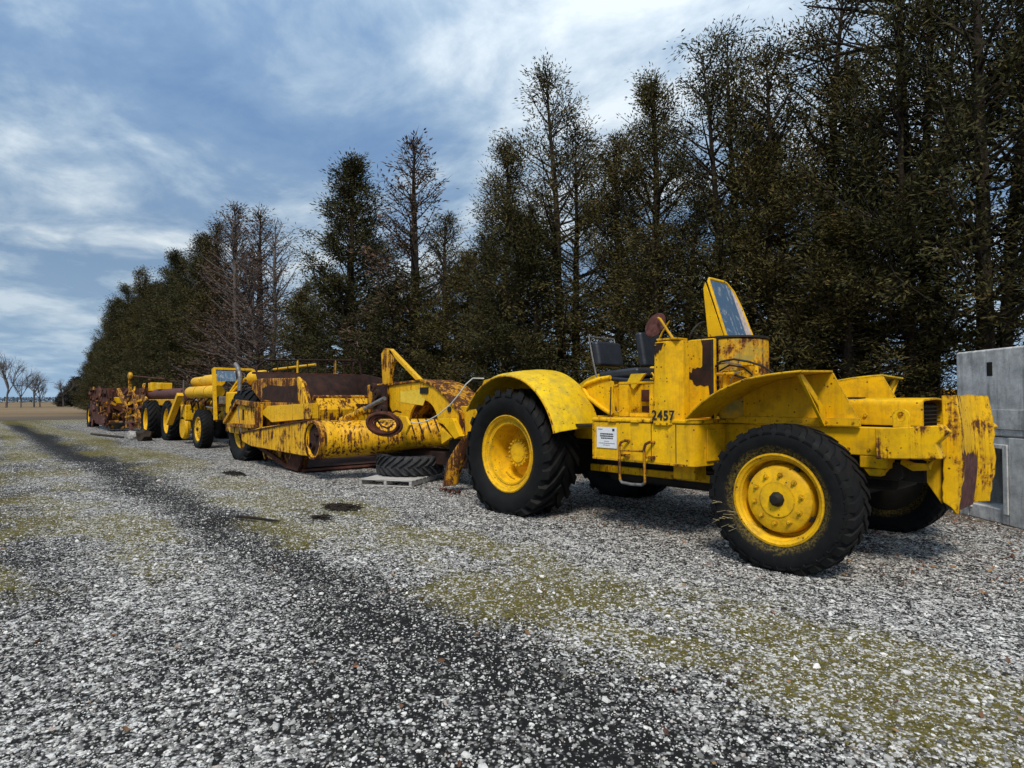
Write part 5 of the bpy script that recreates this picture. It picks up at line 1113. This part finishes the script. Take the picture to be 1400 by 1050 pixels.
# far wood that reads as one mass
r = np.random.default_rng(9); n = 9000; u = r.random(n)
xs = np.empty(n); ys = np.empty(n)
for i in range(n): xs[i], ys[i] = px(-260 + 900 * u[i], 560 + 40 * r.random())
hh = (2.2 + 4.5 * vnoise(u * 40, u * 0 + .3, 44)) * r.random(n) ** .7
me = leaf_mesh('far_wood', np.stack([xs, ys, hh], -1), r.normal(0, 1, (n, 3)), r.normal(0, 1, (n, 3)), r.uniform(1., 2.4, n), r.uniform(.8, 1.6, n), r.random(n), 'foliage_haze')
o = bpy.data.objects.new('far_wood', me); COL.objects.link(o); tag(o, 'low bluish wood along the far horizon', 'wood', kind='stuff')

# ------------------------------------------------------------------ yellow machine seen past the trees
Y2 = thing('parked_grader', (-12.5, 44, 0), 'distant yellow machine on dark wheels glimpsed through the trees at right', 'machine')
PT = lambda mb, nm, mat, bev=.03: mb.build(nm, mat, Y2, bevel=bev)
PT(MB().box(-16.5, -8.5, 43.2, 45.0, 1.3, 1.75), 'frame', 'grease'); PT(MB().box(-13.4, -11.5, 43.2, 45.0, 1.76, 3.3), 'engine_cover', 'far_paint', .15); PT(MB().box(-11.4, -9.0, 43.3, 44.9, 1.76, 2.3), 'deck', 'far_paint', .1)
for x0 in (-15.6, -13.4, -9.3):
    w_ = sub('wheel', Y2, (x0, 43.0, .86)); mesh_obj('tyre', REAR_T, w_); mesh_obj('rim', REAR_R, w_)

# ------------------------------------------------------------------ small things on the yard
rs_ = random.Random(8); mb = MB()
for i in range(16):
    z0 = rs_.uniform(.30, .62); s0 = -3.44 + rs_.uniform(-.10, .10) - .1 * (z0 - .4); l_ = rs_.uniform(.05, .13)
    mb.bar((s0, 5.872, z0), (s0 + l_, 5.868 + rs_.uniform(-.006, .0), z0 + rs_.uniform(-.01, .05)), .005, .003)
o = mb.build('dry_straw', 'straw', None, off=(-3.44, 5.87, 0)); o.location = (-3.44, 5.87, 0); tag(o, 'pale dry straw caught against the near front tyre', 'straw', kind='stuff')
def lump(name, label, cat, x0, y0, s, sq, mat, seed, n=2):
    me = ico(name, mat, seed, n, sq); o = bpy.data.objects.new(name, me); COL.objects.link(o); o.location = (x0, y0, float(yard(np.array([x0]), np.array([y0]))[3][0]) + s * sq[2] * .55); o.scale = (s,) * 3; o.rotation_euler = (0, 0, seed); tag(o, label, cat); return o
lump('boulder', 'pale grey rock left of the dark stump in front of the second scraper', 'rock', -30.6, 5.4, .30, (1, .8, .8), 'boulder', 4)
lump('stump', 'dark brown stump between rock and tyre of the second scraper', 'stump', -29.4, 5.55, .38, (1.2, .8, .85), 'bark', 9)
def clump(label, x0, y0, rx, ry, n, seed):
    r = random.Random(seed); mb = MB()
    for i in range(n):
        a = r.uniform(0, 6.28); q = r.random() ** .6; p = Vector((x0 + rx * q * math.cos(a), y0 + ry * q * math.sin(a), .012 + r.random() * .05 * (1 - q))); d2 = r.uniform(0, 6.28); l_ = r.uniform(.04, .14)
        e = p + Vector((math.cos(d2) * l_, math.sin(d2) * l_, r.uniform(-.01, .03))); mb.tube([p, (p + e) / 2 + Vector((0, 0, .01)), e], [.008, .007, .004], 4)
    o = mb.build('twig_heap', 'debris', None, off=(x0, y0, 0)); o.location = (x0, y0, 0); tag(o, label, 'twigs')
clump('dark heap of rotten twigs on the gravel left of the tractor rear wheel', -8.9, 4.35, .36, .22, 230, 1)
clump('small dark twig scatter on the moss edge beside the wheel track', -8.3, 3.75, .14, .10, 60, 2)
clump('dark twig scatter on the gravel in front of the scraper bowl', -14.6, 4.55, .62, .16, 150, 3)
st_ = MB(); st_.tube([(-9.2, 2.9, .02), (-8.9, 3.0, .03), (-8.6, 3.15, .02), (-8.4, 3.2, .03)], [.02, .022, .018, .01], 6); o = st_.build('stick', 'debris', None, off=(-8.8, 3., 0)); o.location = (-8.8, 3., 0); tag(o, 'dark stick lying in the wheel track left of the moss', 'stick')
st_ = MB(); st_.tube([(-36.5, 4.6, .03), (-34.8, 4.7, .05), (-33.2, 5.0, .04), (-31.8, 5.2, .05)], [.05, .06, .06, .04], 6); o = st_.build('stick', 'bark', None, off=(-34, 4.8, 0)); o.location = (-34, 4.8, 0); tag(o, 'long dark branch lying in front of the second scraper', 'stick')
